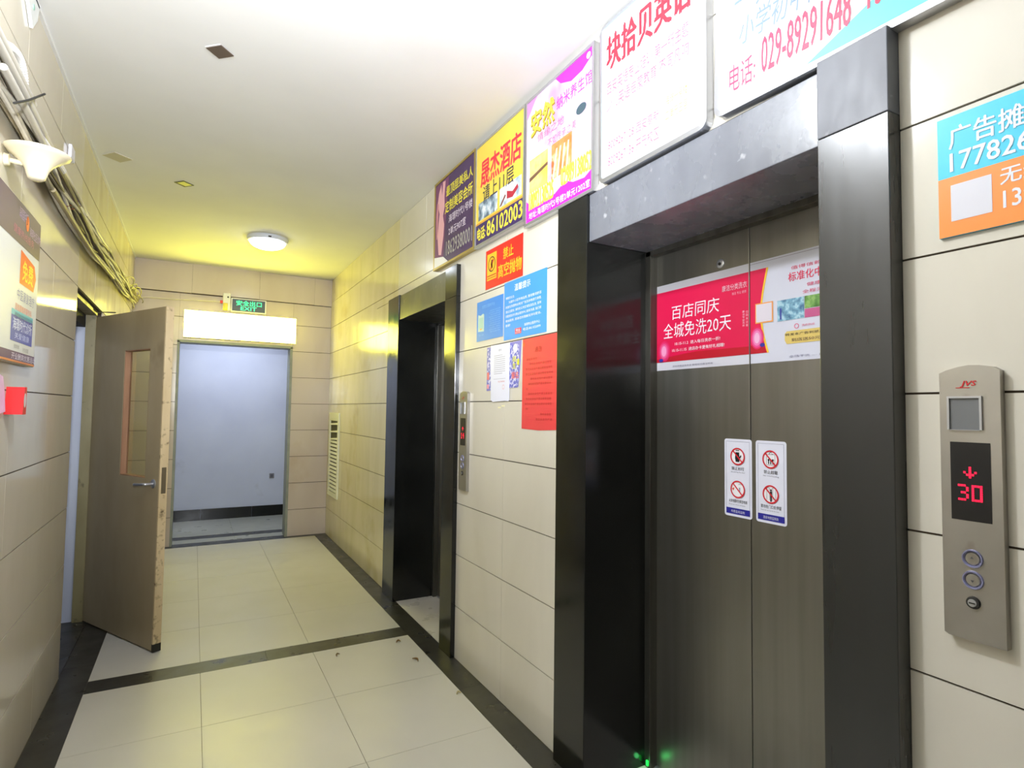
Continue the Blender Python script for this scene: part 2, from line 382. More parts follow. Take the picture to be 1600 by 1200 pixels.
# floor: tiles, dark borders
fl = thing('floor', kind='structure', loc=(.4, 3, 0))
obj('screed', box(-2.6, 3.2, -3.3, 8.6, -.12, -.0045), M_groutf, fl)
fx = [-.438, .08, .67, 1.257]
fy = [-3.2, -2.4, -1.8, -1.2, -.6, 0, .6, 1.2, 1.80, 2.407, 3.015, 3.618]
fy2 = [3.772, 4.36, 4.985, 5.585, 6.19, 6.885]
def ftile(x0, x1, y0, y1, mat, name='floor_tile', g=.0022, z=0.0):
    j = random.uniform(-.0002, .0002)
    put_tile(name, ((x0+x1)/2, (y0+y1)/2, z-.005+j), (x1-x0-g, y1-y0-g, .01), mat, fl)
for ys in (fy, fy2):
    for y0, y1 in zip(ys, ys[1:]):
        for x0, x1 in zip(fx, fx[1:]): ftile(x0, x1, y0, y1, M_floor)
ftile(-.438, .42, 3.618, 3.772, M_blackf, 'border_slab'); ftile(.42, 1.257, 3.618, 3.772, M_blackf, 'border_slab')
yy = [-3.2, -2.0, -.8, .4, 1.6, 2.8, 4.0, 5.2, 6.0, 6.885]
for y0, y1 in zip(yy, yy[1:]):
    ftile(1.257, W, y0, y1, M_blackf, 'border_slab'); ftile(LX, -.438, y0, y1, M_blackf, 'border_slab')
for x0, x1 in ((LX, .3), (.3, W)): ftile(x0, x1, 6.885, 7.06, M_blackf, 'border_slab')
for x0, x1 in ((-2.5, -.8), (-.8, .45), (.45, 1.6), (1.6, 3.0)):
    ftile(x0, x1, 7.06, 7.25, M_floorc); ftile(x0, x1, 7.25, 7.42, M_blackf, 'border_slab'); ftile(x0, x1, 7.42, 8.43, M_floorc)
ftile(LX-.22, LX, D0, D1, M_blackf, 'door_threshold', z=.004)
ftile(W, 1.76, .86, 1.87, M_sill, 'lift_sill', z=.001); ftile(W, 1.76, 3.34, 4.29, M_sill, 'lift_sill', z=.001)
ftile(-2.4, LX-.22, 2.6, 5.6, M_groutf, 'stair_landing')
# the corridor beyond
tag(obj('wall_far', box(-2.6, 3.1, 8.43, 8.6, 0, 2.75), M_blue), kind='structure')
tag(obj('wall_far_left', box(-2.65, -2.5, YE+.2, 8.6, 0, 2.75), M_blue), kind='structure')
tag(obj('wall_far_right', box(3.0, 3.15, YE+.2, 8.6, 0, 2.75), M_blue), kind='structure')
bm = bmesh.new(); bx(bm, -2.6, LX-.1, YE+.05, YE+.2, 0, 2.75); bx(bm, W+.1, 3.1, YE+.05, YE+.2, 0, 2.75)
tag(obj('wall_corridor_near', bm, M_blue), kind='structure')
tag(obj('ceiling_corridor', box(-2.6, 3.1, YE+.2, 8.6, 2.7, 2.8), M_ceil), kind='structure')
bf = thing('baseboard_far', kind='structure', loc=(.4, 8.42, 0))
for x0, x1 in zip([-2.5, -1.6, -.6, .12, .72, 1.32, 3.0], [-1.6, -.6, .12, .72, 1.32, 3.0]):
    obj('skirting_tile', box(x0+.001, x1-.001, 8.416, 8.432, 0, .14), M_black, bf)
# the room behind the open door
tag(obj('wall_stair_far', box(-2.5, LX-.22, 5.4, 5.55, 0, 2.75), M_blue), kind='structure')
tag(obj('wall_stair_side', box(-2.5, -2.35, 2.6, 5.55, 0, 2.75), M_blue), kind='structure')
tag(obj('wall_stair_near', box(-2.5, LX-.22, 2.5, 2.65, 0, 2.75), M_blue), kind='structure')
tag(obj('ceiling_stair', box(-2.5, LX-.22, 2.6, 5.5, 2.7, 2.8), M_ceil), kind='structure')
bm = bmesh.new(); bx(bm, LX-.22, -.662, D1-.022, D1+.002, 0, DT); bx(bm, LX-.22, LX-.002, D0-.002, D0+.004, 0, DT)
tag(obj('trim_3', bm, M_blue), kind='structure')
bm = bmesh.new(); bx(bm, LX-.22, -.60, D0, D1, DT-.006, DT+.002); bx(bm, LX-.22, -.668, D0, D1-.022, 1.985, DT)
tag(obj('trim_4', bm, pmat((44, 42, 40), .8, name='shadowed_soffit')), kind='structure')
# ------------------------------------------------------------------ lifts
def surround(y0, yi0, yi1, y1, xn, xf, xl, ztop, zl, tagl):
    t = thing('lift_surround', tagl, 'door surround', (W, (y0+y1)/2, 0), 'black marble lift surrounds')
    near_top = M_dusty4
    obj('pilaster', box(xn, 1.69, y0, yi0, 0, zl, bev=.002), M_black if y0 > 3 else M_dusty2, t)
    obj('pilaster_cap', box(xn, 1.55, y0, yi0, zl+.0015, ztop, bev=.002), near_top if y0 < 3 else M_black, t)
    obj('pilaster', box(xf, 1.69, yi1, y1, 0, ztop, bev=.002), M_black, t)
    obj('lintel', box(xl, 1.69, yi0+.0005, yi1-.003, zl, ztop-.008, bev=.002), M_dusty_glare if y0 < 3 else M_dusty3, t)
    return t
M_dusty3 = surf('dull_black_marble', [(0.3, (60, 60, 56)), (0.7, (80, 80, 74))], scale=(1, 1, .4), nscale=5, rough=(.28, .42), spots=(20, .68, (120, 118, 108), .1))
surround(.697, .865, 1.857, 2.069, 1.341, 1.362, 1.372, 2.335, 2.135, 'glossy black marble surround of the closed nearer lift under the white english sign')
surround(3.168, 3.345, 4.28, 4.552, 1.36, 1.358, 1.365, 2.335, 2.14, 'black marble surround of the farther lift under the small purple sign')
def lift_door(y0, y1, zt, label, closed=True):
    ym = (y0+y1)/2
    t = thing('lift_door', label, 'door', (1.72, ym, 0), 'stainless lift doors')
    for yy_ in (y0, y1-.028):
        obj('jamb', box(1.672, 1.745, yy_-.002, yy_+.030, .001, zt+.0, bev=.0015), M_frame, t)
    obj('door_head', box(1.672, 1.745, y0, y1, zt-.022, zt+.004, bev=.0015), M_frame, t)
    for a, c in ((y0+.028, ym-.0012), (ym+.0012, y1-.028)):
        obj('door_panel', box(1.71, 1.742, a, c, .008, zt-.012, bev=.002), M_steel, t)
    obj('threshold', box(1.70, 1.78, y0, y1, .001, .0065), M_alu, t)
    obj('hoistway', box(1.745, 1.80, y0-.05, y1+.05, 0, zt+.1), M_darkm, t)
    return t
ld = lift_door(.867, 1.856, 2.135, 'closed stainless steel lift door with a red and white advert')
# release keyhole escutcheon on the left panel
bm = bmesh.new(); lathe(bm, [(.004, -.004), (.014, -.005), (.0175, -.003), (.018, 0)], (1.71, 1.489, 2.012), 20, 'x')
kh = obj('key_escutcheon', bm, M_alu, ld, smooth=True)
bm = bmesh.new(); lathe(bm, [(.006, -.0062), (.006, -.001)], (1.71, 1.489, 2.012), 14, 'x'); obj('keyhole', bm, M_darkm, kh)
for o in (COL.objects['keyhole'],): o.location = Vector((-.0022, 0, .011))
lift_door(3.347, 4.278, 2.14, 'plain stainless steel lift door seen at a slant in the dark farther opening')
# a green sensor light at the foot of the left jamb
bm = box(1.666, 1.6718, 1.832, 1.842, .012, .032)
tag(obj('sensor_light', bm, pmat((40, 255, 90), .4, name='green_led', emit=1)), 'tiny green sensor light at the foot of the near lift door frame', 'light')
light('green_sensor_glow', 'POINT', (1.655, 1.828, .03), .03, (.1, 1, .25), .01).data.specular_factor = .1

# ------------------------------------------------------------------ ceiling lamps and lightbox
def dome(loc, label, e, r=.155, group='white dome ceiling lamps'):
    t = thing('ceiling_lamp', label, 'lamp', (loc[0], loc[1], H), group)
    bm = bmesh.new(); lathe(bm, [(r*1.10, H), (r*1.12, H-.012), (r*1.06, H-.034), (r*.97, H-.038), (r*.97, H-.03)], (loc[0], loc[1], 0), 40)
    obj('lamp_base', bm, pmat((206, 210, 220), .4, name='lamp_rim'), t, smooth=True)
    bm = bmesh.new(); lathe(bm, [(r*math.cos(a)*.97, H-.036-.062*math.sin(a)) for a in [math.radians(x) for x in (0, 12, 25, 40, 55, 70, 84)]], (loc[0], loc[1], 0), 40)
    m = pmat((236, 244, 255), .3, name='lit_opal_glass', emit=e); obj('diffuser', bm, m, t, smooth=True)
    bm = bmesh.new(); bx(bm, loc[0]-.012, loc[0]+.012, loc[1]-r*1.10, loc[1]-r*1.06, H-.03, H-.016); obj('clip', bm, M_darkm, t)
dome((.53, 5.53), 'lit white dome lamp on the ceiling at the far end of the hall', DOME2_E)
dome((.12, 1.42), 'lit dome lamp on the ceiling just above the camera view', DOME1_E)
lb = thing('lightbox_sign', 'glowing blank white lightbox over the far doorway', 'sign', (.43, 6.9, 2.18))
obj('housing', box(-.118, .982, 6.872, 6.95, 2.182, 2.46), pmat((200, 200, 190), .5, name='lightbox_housing'), lb)
m, nt, b = nmat('lit_acrylic'); b.inputs['Base Color'].default_value = (.9, .9, .85, 1)
b.inputs['Emission Color'].default_value = (1.0, .93, .11, 1); b.inputs['Emission Strength'].default_value = BOX_E
obj('lit_panel', box(-.12, .984, 6.866, 6.872, 2.18, 2.462), m, lb)

# exit sign and emergency box
ex = thing('exit_sign', 'small green glowing exit sign above the far lightbox', 'sign', (.49, 6.93, 2.5))
obj('sign_body', box(.315, .672, 6.925, 6.955, 2.492, 2.648, bev=.008), M_white, ex)
sh = EW(.328, 2.505, 6.9245)
sh.rect(0, 0, .331, .13, (70, 80, 96), 0, 'sign_face')
sh.text('安全出口', .04, .062, .295, .118, (60, 255, 170), 1, bold=.02); sh.text('EXIT', .085, .012, .245, .052, (60, 255, 170), 1, bold=.03)
sh.done(ex, emit={(60, 255, 170): 1.3})
eb = thing('emergency_lamp', 'small white emergency lamp box left of the exit sign', 'lamp', (.285, 6.93, 2.49))
obj('lamp_body', box(.235, .312, 6.915, 6.952, 2.50, 2.69, bev=.012), M_white, eb)
obj('indicator', box(.21, .236, 6.92, 6.945, 2.575, 2.605, bev=.004), pmat((220, 60, 40), .4, name='red_plug'), eb)
obj('socket', box(.24, .285, 6.908, 6.93, 2.50, 2.58, bev=.008), pmat((226, 206, 60), .4, name='yellow_socket'), eb)
bm = bmesh.new(); lathe(bm, [(.001, -.003), (.009, -.003), (.009, 0)], (.285, 6.915, 2.645), 12, 'y'); obj('button', bm, M_darkm, eb)
# cable from the emergency box towards the door
bm = bmesh.new(); tube(bm, [(.215, 6.93, 2.59), (.05, 6.935, 2.585), (-.2, 6.93, 2.572), (-.5, 6.93, 2.56), (-.565, 6.93, 2.5)], .005, 6)
tag(obj('power_cable', bm, pmat((222, 216, 196), .5, name='cream_cable')), 'thin cream cable running left from the emergency lamp', 'cable')
# ------------------------------------------------------------------ vent grille on the right wall
vg = thing('vent_grille', 'tall white louvred vent grille low on the far right wall', 'vent', (W, 6.58, .475))
bm = bmesh.new(); x0, x1 = W-.016, W-.0005; y0, y1, z0, z1 = VENT
bx(bm, x0, x1, y0, y0+.05, z0, z1); bx(bm, x0, x1, y1-.05, y1, z0, z1); bx(bm, x0, x1, y0+.05, y1-.05, z0, z0+.05); bx(bm, x0, x1, y0+.05, y1-.05, z1-.08, z1)
M_vent = pmat((232, 232, 206), .4, name='vent_enamel'); obj('frame', bm, M_vent, vg)
obj('duct', box(W-.003, W-.0005, y0+.05, y1-.05, z0+.05, z1-.08), pmat((86, 84, 58), .8, name='dark_duct'), vg)
n = 20
for k in range(n):
    z = z0+.06+(z1-.08-z0-.07)*k/(n-1); t_ = 1 if k < 14 else random.choice((0, .3, 1, 1.2))
    if k in (15, 17): continue
    bm = bmesh.new(); vs = [bm.verts.new(p) for p in ((x0+.001, y0+.048, z), (x0+.001, y1-.048, z+.012*(t_-1)), (x1-.002, y1-.048, z+.021*t_), (x1-.002, y0+.048, z+.021))]
    f = bm.faces.new(vs); r = bmesh.ops.extrude_face_region(bm, geom=[f]); bmesh.ops.translate(bm, verts=[v for v in r['geom'] if isinstance(v, bmesh.types.BMVert)], vec=(0, 0, .004))
    obj('slat', bm, M_vent, vg)

# ------------------------------------------------------------------ the open door
hx, hy = -.607, 4.815; dirx, diry = .45/.918, -.8/.918
door = thing('door_1', loc=(hx, hy, 0), kind='structure', rotz=math.atan2(diry, dirx))
DW, T, ZT = .905, .045, 2.055; wa, wb_, wz0, wz1 = .42, .735, 1.01, 1.807
bm = bmesh.new()
for q in rects_minus((0.004, DW-.012, .012, ZT), [(wa, wb_, wz0, wz1)]): bx(bm, q[0], q[1], 0, T, q[2], q[3])
bmesh.ops.remove_doubles(bm, verts=bm.verts, dist=.0001)
obj('door_leaf', bm, M_door, door, local=True)
obj('edge_lipping', box(DW-.012, DW, -.0005, T+.0005, .05, ZT), M_dooredge, door, local=True)
obj('kick_grime', box(DW-.014, DW+.0008, -.001, T+.001, .004, .05), M_grime, door, local=True)
bm = bmesh.new(); q = .006
bx(bm, wa-.0005, wa+q, .002, T+.001, wz0, wz1); bx(bm, wb_-q, wb_+.0005, .002, T-.002, wz0, wz1); bx(bm, wa, wb_, .002, T-.002, wz0-.0005, wz0+q); bx(bm, wa, wb_, .002, T-.002, wz1-q, wz1+.0005)
obj('window_reveal', bm, M_wood, door, local=True)
obj('window_pane', box(wa+q, wb_-q, .034, .038, wz0+q, wz1-q), M_glass, door, local=True)
bm = bmesh.new(); lathe(bm, [(.001, -.008), (.022, -.008), (.027, -.004), (.027, 0)], (.838, 0, .985), 20, 'y'); rose = obj('handle_rose', bm, M_alu, door, local=True, smooth=True)
bm = bmesh.new(); tube(bm, [(.838, -.004, .985), (.838, -.040, .985), (.828, -.053, .985), (.79, -.057, .982), (.735, -.055, .978), (.715, -.05, .976)], .0085, 10, 5)
lv = obj('lever_handle', bm, M_alu, door, local=True, smooth=True); lv.parent = rose; lv.location -= rose.location
obj('strike_plate', box(DW-.001, DW+.0018, .010, .036, .93, 1.085), pmat((120, 108, 84), .5, metal=.6, name='worn_brass_plate'), door, local=True)
for z in (.25, 1.05, 1.8):
    bm = bmesh.new(); lathe(bm, [(.007, z), (.007, z+.1)], (-.002, .018, 0), 10); obj('hinge', bm, M_darkm, door, local=True)
door['label'] = 'worn khaki hinged door standing open with a narrow glazed window'
fr = thing('door_2', loc=(-.63, 4.84, 0), kind='structure')      # the fixed frame
obj('jamb_post', box(-.664, -.606, 4.812, 4.862, .004, 2.09), M_khaki, fr)
obj('jamb_post', box(-.664, -.606, 3.874, 3.90, .004, 2.09), M_khaki, fr)
obj('head_rail', box(-.664, -.600, 3.90, 4.812, 2.066, 2.093), M_khaki, fr)
obj('latch_wire', tube(bmesh.new(), [(-.60, 4.62, 2.085), (-.585, 4.70, 2.075), (-.56, 4.78, 2.09), (-.50, 4.83, 2.10)], .004, 6), M_darkm, fr)

# ------------------------------------------------------------------ cable bundle on the left wall
TIE = [(LX+.09, 2.135, 2.326), (LX+.094, 2.267, 2.399), (LX+.09, 2.371, 2.457), (LX+.09, 2.485, 2.524)]
cb = thing('cable_bundle', 'sagging bundle of dusty grey cables strung along the left wall', 'cables', (LX, 3.5, 2.4))
def zc(y):      # centre line of the bundle
    k = [(1.0, 2.42), (2.3, 2.42), (2.9, 2.41), (3.4, 2.405), (4.0, 2.40), (4.9, 2.435), (5.8, 2.47), (6.9, 2.52)]
    for (a, za), (b_, zb) in zip(k, k[1:]):
        if a <= y <= b_: return za+(zb-za)*(y-a)/(b_-a)
    return k[-1][1]
cols = [(196, 190, 176), (170, 160, 138), (150, 142, 122), (208, 204, 194), (118, 106, 84), (138, 128, 104), (184, 178, 160), (96, 84, 66)]
for i in range(22):
    rr = random.uniform(.004, .009); off = random.uniform(-.075, .07); ph = random.uniform(0, 6.3); fq = random.uniform(1.2, 3.2)
    y = 1.0; pts = []
    while y <= 6.93:
        tight = .55+.45*abs(math.sin(y*1.1+.4)); yy2 = min(y, 6.93)
        dz = off*tight+.018*math.sin(fq*y*2+ph); xx = LX+.012+rr+max(0, .03*(.5+.5*math.sin(fq*y*1.4+ph*2)))*(1.4-abs(off)*8)
        pts.append((max(xx, LX+.004+rr), y, zc(y)+dz)); y += .27
    bm = bmesh.new(); tube(bm, pts, rr, 7, 3); o = obj('cable', bm, pmat(cols[i % 8], .6, name='cable_sheath', vary=.25, vscale=14), cb, smooth=True)
# straight pvc pipe on top, and a corrugated conduit looping down
bm = bmesh.new(); tube(bm, [(LX+.035, y, zc(y)+.078) for y in (1.0, 2.0, 2.6, 3.0, 3.6, 4.2, 4.75)], .0135, 10, 4); obj('conduit_pipe', bm, pmat((196, 190, 172), .45, name='pale_conduit'), cb, smooth=True)
bm = bmesh.new(); tube(bm, [(LX+.04, y, zc(y)-.075) for y in (2.95, 3.4, 4.0, 4.6, 4.95)], .011, 10, 4); obj('conduit_pipe', bm, pmat((150, 138, 104), .5, name='dusty_conduit'), cb, smooth=True)
pts = [(LX+.05, 1.6, 2.42), (LX+.05, 1.95, 2.46), (LX+.05, 2.16, 2.51), (LX+.05, 2.26, 2.545), (LX+.05, 2.34, 2.555), (LX+.05, 2.395, 2.525), (LX+.05, 2.43, 2.47), (LX+.055, 2.50, 2.43), (LX+.055, 2.62, 2.425), (LX+.055, 2.80, 2.435), (LX+.055, 3.03, 2.445)]
bm = bmesh.new(); tube(bm, pts, .0125, 10, 14, rf=lambda i: .0118 if i % 2 else .0142); obj('corrugated_conduit', bm, pmat((208, 206, 200), .45, name='white_conduit'), cb)
for a, b_, c_ in ((2.0, 2.62, 2.44), (2.1, 2.66, 2.40), (1.8, 2.45, 2.47)):
    bm = bmesh.new(); tube(bm, [(LX+.07, a, c_+.01), (LX+.072, (a+b_)/2, c_), (LX+.068, b_, c_-.005)], .011, 10, 4); obj('conduit_pipe', bm, pmat((186, 182, 172), .45, name='white_conduit_pipe'), cb, smooth=True)
bm = bmesh.new(); tube(bm, TIE, .0036, 6, 4); obj('cable_tie', bm, M_darkm, cb)
bm = bmesh.new()
for k in range(2): tube(bm, [(LX+.03, 3.26+.05*k, zc(3.3)-.05), (LX+.055, 3.33+.06*k, zc(3.3)-.01), (LX+.052, 3.42+.07*k, zc(3.3)+.03), (LX+.035, 3.5+.1*k, zc(3.3)+.05)], .0028, 6, 4)
obj('red_wire', bm, pmat((110, 40, 34), .6, name='red_wire'), cb)
bm = bmesh.new()
for k in range(5):
    y = 5.6+.25*k; tube(bm, [(LX+.03, y, zc(y)), (LX+.07, y+.1, zc(y)+.09*random.uniform(.2, 1)), (LX+.09, y+.3, zc(y)+.10*random.uniform(-.2, 1)), (LX+.05, y+.45, zc(y))], .004, 6, 4)
obj('loose_wire', bm, pmat((190, 184, 120), .6, name='loose_wire'), cb)
# sconce
sc = thing('wall_sconce', 'cream trumpet shaped wall sconce below the cables', 'lamp', (LX, 2.45, 2.2))
bm = bmesh.new(); cx_, cy_ = -.492, 2.452
prof = [(.002, 2.206), (.016, 2.207), (.024, 2.213), (.028, 2.226), (.033, 2.243), (.043, 2.260), (.060, 2.277), (.078, 2.291), (.090, 2.299), (.092, 2.304), (.088, 2.305), (.060, 2.290), (.030, 2.268), (.002, 2.262)]
lathe(bm, prof, (cx_, cy_, 0), 32)
for v in bm.verts:
    if v.co.x < LX+.003: v.co.x = LX+.003
obj('bowl', bm, M_cream, sc, smooth=True)
bm = bmesh.new(); lathe(bm, [(.001, LX+.018), (.018, LX+.014), (.021, LX+.001)], (0, cy_, 2.262), 20, 'x')
obj('wall_plate', bm, M_cream, sc, smooth=True)
bm = bmesh.new(); tube(bm, [(LX+.01, cy_, 2.262), (cx_-.03, cy_, 2.258), (cx_, cy_, 2.262)], .008, 8, 4); obj('arm', bm, M_cream, sc)
# small white fittings on the left wall
tag(obj('junction_cap', box(LX+.001, LX+.016, 3.44, 3.53, 2.655, 2.72, bev=.004), pmat((226, 226, 238), .5, name='white_cap')), 'small white square cap on the left wall above the cables', 'fitting')
bk = thing('wall_bracket', 'white card bracket high on the left wall by the ceiling', 'bracket', (LX, 2.62, 2.84))
bm = bmesh.new(); pts = [(2.50, 2.965), (2.74, 2.965), (2.72, 2.90), (2.66, 2.835), (2.61, 2.88)]
f = [bm.verts.new((LX+.012, y, z)) for y, z in pts]; k = [bm.verts.new((LX+.001, y, z)) for y, z in pts]
bm.faces.new(f); bm.faces.new(k[::-1])
for i in range(5): bm.faces.new((f[i], k[i], k[(i+1) % 5], f[(i+1) % 5]))
obj('plate', bm, pmat((220, 224, 222), .5, name='white_card'), bk)
bm = bmesh.new(); lathe(bm, [(.001, LX+.016), (.01, LX+.015), (.011, LX+.012)], (0, 2.65, 2.91), 12, 'x'); obj('screw_cap', bm, pmat((150, 190, 170), .5, name='green_cap'), bk)

# ceiling marks: a dark square opening and two small sockets
t = thing('ceiling_opening', 'dark brown square hole cut in the white ceiling', 'hole', (.046, 2.704, H))
bm = box(-.038, .038, -.038, .038, -.0035, 0); o = obj('cover', bm, pmat((92, 78, 68), .8, name='brown_board', vary=.1), t, local=True); o.rotation_euler = (0, 0, math.radians(47))
bm = bmesh.new(); bx(bm, -.046, .041, -.044, -.038, -.002, 0); bx(bm, -.047, -.039, -.044, .03, -.0022, 0); o = obj('torn_edge', bm, M_white, t, local=True); o.rotation_euler = (0, 0, math.radians(47)); o.location = (0, 0, -.002)
t = thing('ceiling_socket', 'faint pale square plate on the ceiling near the left wall', 'plate', (-.46, 4.19, H))
o = obj('cover', box(-.055, .055, -.055, .055, -.004, 0), pmat((196, 190, 166), .6, name='plate_old'), t, local=True); o.rotation_euler = (0, 0, .7)
t = thing('ceiling_socket', 'small yellow green square socket on the ceiling', 'plate', (-.11, 4.46, H))
o = obj('cover', box(-.042, .042, -.042, .042, -.004, 0), pmat((92, 96, 52), .6, name='socket_dark'), t, local=True); o.rotation_euler = (0, 0, .75)
o = obj('inset', box(-.028, .034, -.034, .022, -.0055, -.004), pmat((236, 236, 120), .5, name='socket_inset'), t, local=True); o.rotation_euler = (0, 0, .75)

# ------------------------------------------------------------------ hoarding signs above the lifts
def framed(y0, y1, z0, z1, xf, xb, label, face, fmat, fw=.014, name='wall_sign', rot=0, edge=None):
    """y0>y1: y0 is the viewer's left"""
    t = thing(name, label, 'sign', (xb, (y0+y1)/2, z0), 'advertising signs above the lifts')
    w, h = y0-y1, z1-z0
    bm = bmesh.new()
    bx(bm, xf-.004, xb, y1, y0, z0, z0+fw); bx(bm, xf-.004, xb, y1, y0, z1-fw, z1)
    bx(bm, xf-.004, xb, y1, y1+fw, z0+fw, z1-fw); bx(bm, xf-.004, xb, y0-fw, y0, z0+fw, z1-fw)
    obj('frame', bm, fmat, t)
    obj('panel', box(xf, xb-.002, y1+fw, y0-fw, z0+fw, z1-fw), pmat(face, .35, name='sign_vinyl'), t)
    s = RW(y0, z0, xf); s.w, s.h = w, h
    return t, s
YEL = (238, 226, 70)
# 1 purple beauty parlour
t, s = framed(3.560, 2.928, 2.368, 2.950, 1.362, 1.385, 'small purple sign with yellow lettering, leftmost in the row above the lifts', (70, 44, 92), M_gold)
skin, skin2 = (232, 176, 184), (208, 140, 156)
s.poly([(.02, .08), (.16, .06), (.24, .56), (.02, .56)], (120, 60, 110), 0)
s.poly([(.085, .09), (.13, .08), (.165, .20), (.172, .27), (.15, .33), (.175, .38), (.17, .45), (.185, .55), (.14, .555), (.13, .47), (.115, .55), (.075, .5), (.05, .42), (.045, .34), (.055, .30), (.07, .40), (.09, .36), (.075, .30), (.06, .22)], skin, 1, 'figure')
s.poly([(.045, .20), (.06, .20), (.075, .43), (.05, .44), (.035, .36)], skin2, 2, 'figure')
s.text('最顶层美私人', .20, .435, .60, .50, YEL, 2, .03); s.text('定制美容会所', .185, .33, .60, .405, YEL, 2, .03)
s.text('海璟时代1号楼', .25, .255, .60, .305, (226, 216, 232), 2, .01); s.text('2单元907室', .25, .175, .51, .225, (226, 216, 232), 2, .01)
s.text('18629380001', .215, .055, .60, .145, (170, 168, 160), 2, .02)
s.poly([(.014, .014), (.25, .014), (.17, .06), (.014, .085)], (245, 245, 240), 3)  # blown-out highlight on the corner, painted as a white patch
s.done(t)
# 2 yellow hotel sign
t, s = framed(2.922, 2.362, 2.362, 2.944, 1.362, 1.385, 'yellow hotel sign with red characters and a purple phone strip', (232, 206, 78), M_alu)
s.rect(.014, .014, .557, .125, (60, 40, 96), 1, 'phone_strip')
s.text('晟杰酒店', .07, .33, .52, .475, (250, 120, 120), 1, .05, name='lettering_glow'); s.text('晟杰酒店', .07, .33, .52, .475, (226, 40, 60), 2, .02)
s.text('请上11层', .10, .235, .45, .325, (52, 52, 70), 2, .01)
s.rect(.045, .145, .275, .245, 'PHOTO1', 1, 'picture'); s.rect(.30, .145, .53, .245, 'PHOTO2', 1, 'picture')
s.rect(.014, .128, .557, .134, (226, 150, 60), 2)
s.poly([(.38, .17), (.44, .16), (.50, .19), (.49, .21), (.44, .19), (.38, .21)], (176, 40, 60), 2, 'picture')
s.poly([(.30, .15), (.36, .20), (.37, .19), (.32, .15)], (120, 60, 50), 2, 'picture')
s.text('电话:', .035, .035, .135, .105, YEL, 2, .05); s.text('86102003', .155, .032, .54, .115, YEL, 2, .045)
def photo(name, cs, sc=18):
    m = surf(name, [(0.35, cs[0]), (0.5, cs[1]), (0.6, cs[2]), (0.7, cs[3])], nscale=sc, rough=(.35, .4), detail=3); return m
PM = {'PHOTO1': photo('room_photo', [(90, 110, 130), (170, 190, 205), (228, 232, 235), (140, 150, 160)]), 'PHOTO2': photo('bed_photo', [(150, 170, 190), (206, 220, 230), (240, 240, 245), (200, 210, 215)]),
      'PHOTO3': photo('sand_photo', [(236, 190, 80), (246, 214, 110), (250, 226, 140), (232, 178, 60)], 9), 'PHOTO4': photo('sauna_photo', [(226, 120, 60), (240, 150, 90), (250, 196, 150), (214, 104, 52)], 14),
      'PHOTO5': photo('laundry_photo', [(70, 110, 150), (130, 180, 205), (184, 220, 232), (110, 160, 190)], 40), 'PHOTO6': photo('garden_photo', [(70, 120, 50), (110, 160, 80), (150, 190, 110), (90, 140, 60)], 30),
      'PINKWASH': photo('pink_wash', [(226, 200, 224), (228, 210, 228), (222, 186, 220), (212, 150, 208)], 5), 'BLOTCH': photo('doodle_print', [(90, 100, 190), (120, 120, 200), (236, 236, 250), (150, 140, 214)], 60)}
s.done(t, mats=PM)
# 3 pink spa sign
t, s = framed(2.356, 1.812, 2.330, 2.944, 1.362, 1.385, 'pink spa sign with yellow characters between the yellow and the white signs', (226, 204, 226), M_alu)
MAG = (236, 40, 214)
s.rect(.014, .014, .542, .599, 'PINKWASH', 0, 'wash')
s.poly([(.26, .599), (.30, .56), (.38, .53), (.46, .535), (.542, .57), (.542, .599)], MAG, 1); s.disc(.505, .575, .014, (250, 240, 250), 2)
s.poly([(.014, .014), (.542, .014), (.542, .10), (.48, .075), (.40, .085), (.34, .11), (.26, .08), (.18, .085), (.08, .07), (.014, .12)], MAG, 1)
s.poly([(.014, .52), (.10, .599), (.014, .599)], (226, 140, 226), 1)
s.text('安然', .05, .42, .25, .535, YEL, 3, .05); s.text('安然', .054, .413, .254, .528, (150, 120, 30), 2, .06, name='lettering_glow')
s.text('纳米养生馆', .27, .45, .53, .51, (200, 60, 180), 2, .01)
s.text('情缘之地', .11, .37, .33, .41, (206, 110, 150), 2); s.text('不如传承之美', .20, .31, .42, .35, (206, 110, 150), 2)
s.rect(.04, .15, .20, .31, 'PHOTO3', 1, 'picture'); s.rect(.23, .15, .39, .31, 'PHOTO4', 1, 'picture')
s.poly([(.04, .205), (.20, .235), (.20, .25), (.04, .225)], (110, 80, 60), 2, 'picture')
for k in range(4): s.poly([(.24+.035*k, .15), (.252+.035*k, .15), (.28+.03*k, .28), (.27+.03*k, .28)], (252, 226, 200), 2, 'picture')
s.disc(.455, .375, .036, (60, 84, 96), 2, 'figure', ry=.022); s.poly([(.42, .35), (.45, .34), (.455, .25), (.44, .18), (.47, .13), (.485, .14), (.465, .2), (.475, .28), (.48, .36)], (246, 206, 226), 1, 'figure')
s.text('18092130525', .04, .068, .25, .15, YEL, 3, .06); s.text('02989138052', .31, .095, .53, .175, YEL, 3, .06)
s.text('地址:海璟时代5号楼2单元1202室', .04, .025, .52, .058, (250, 230, 250), 3, .02)
s.done(t, mats=PM)
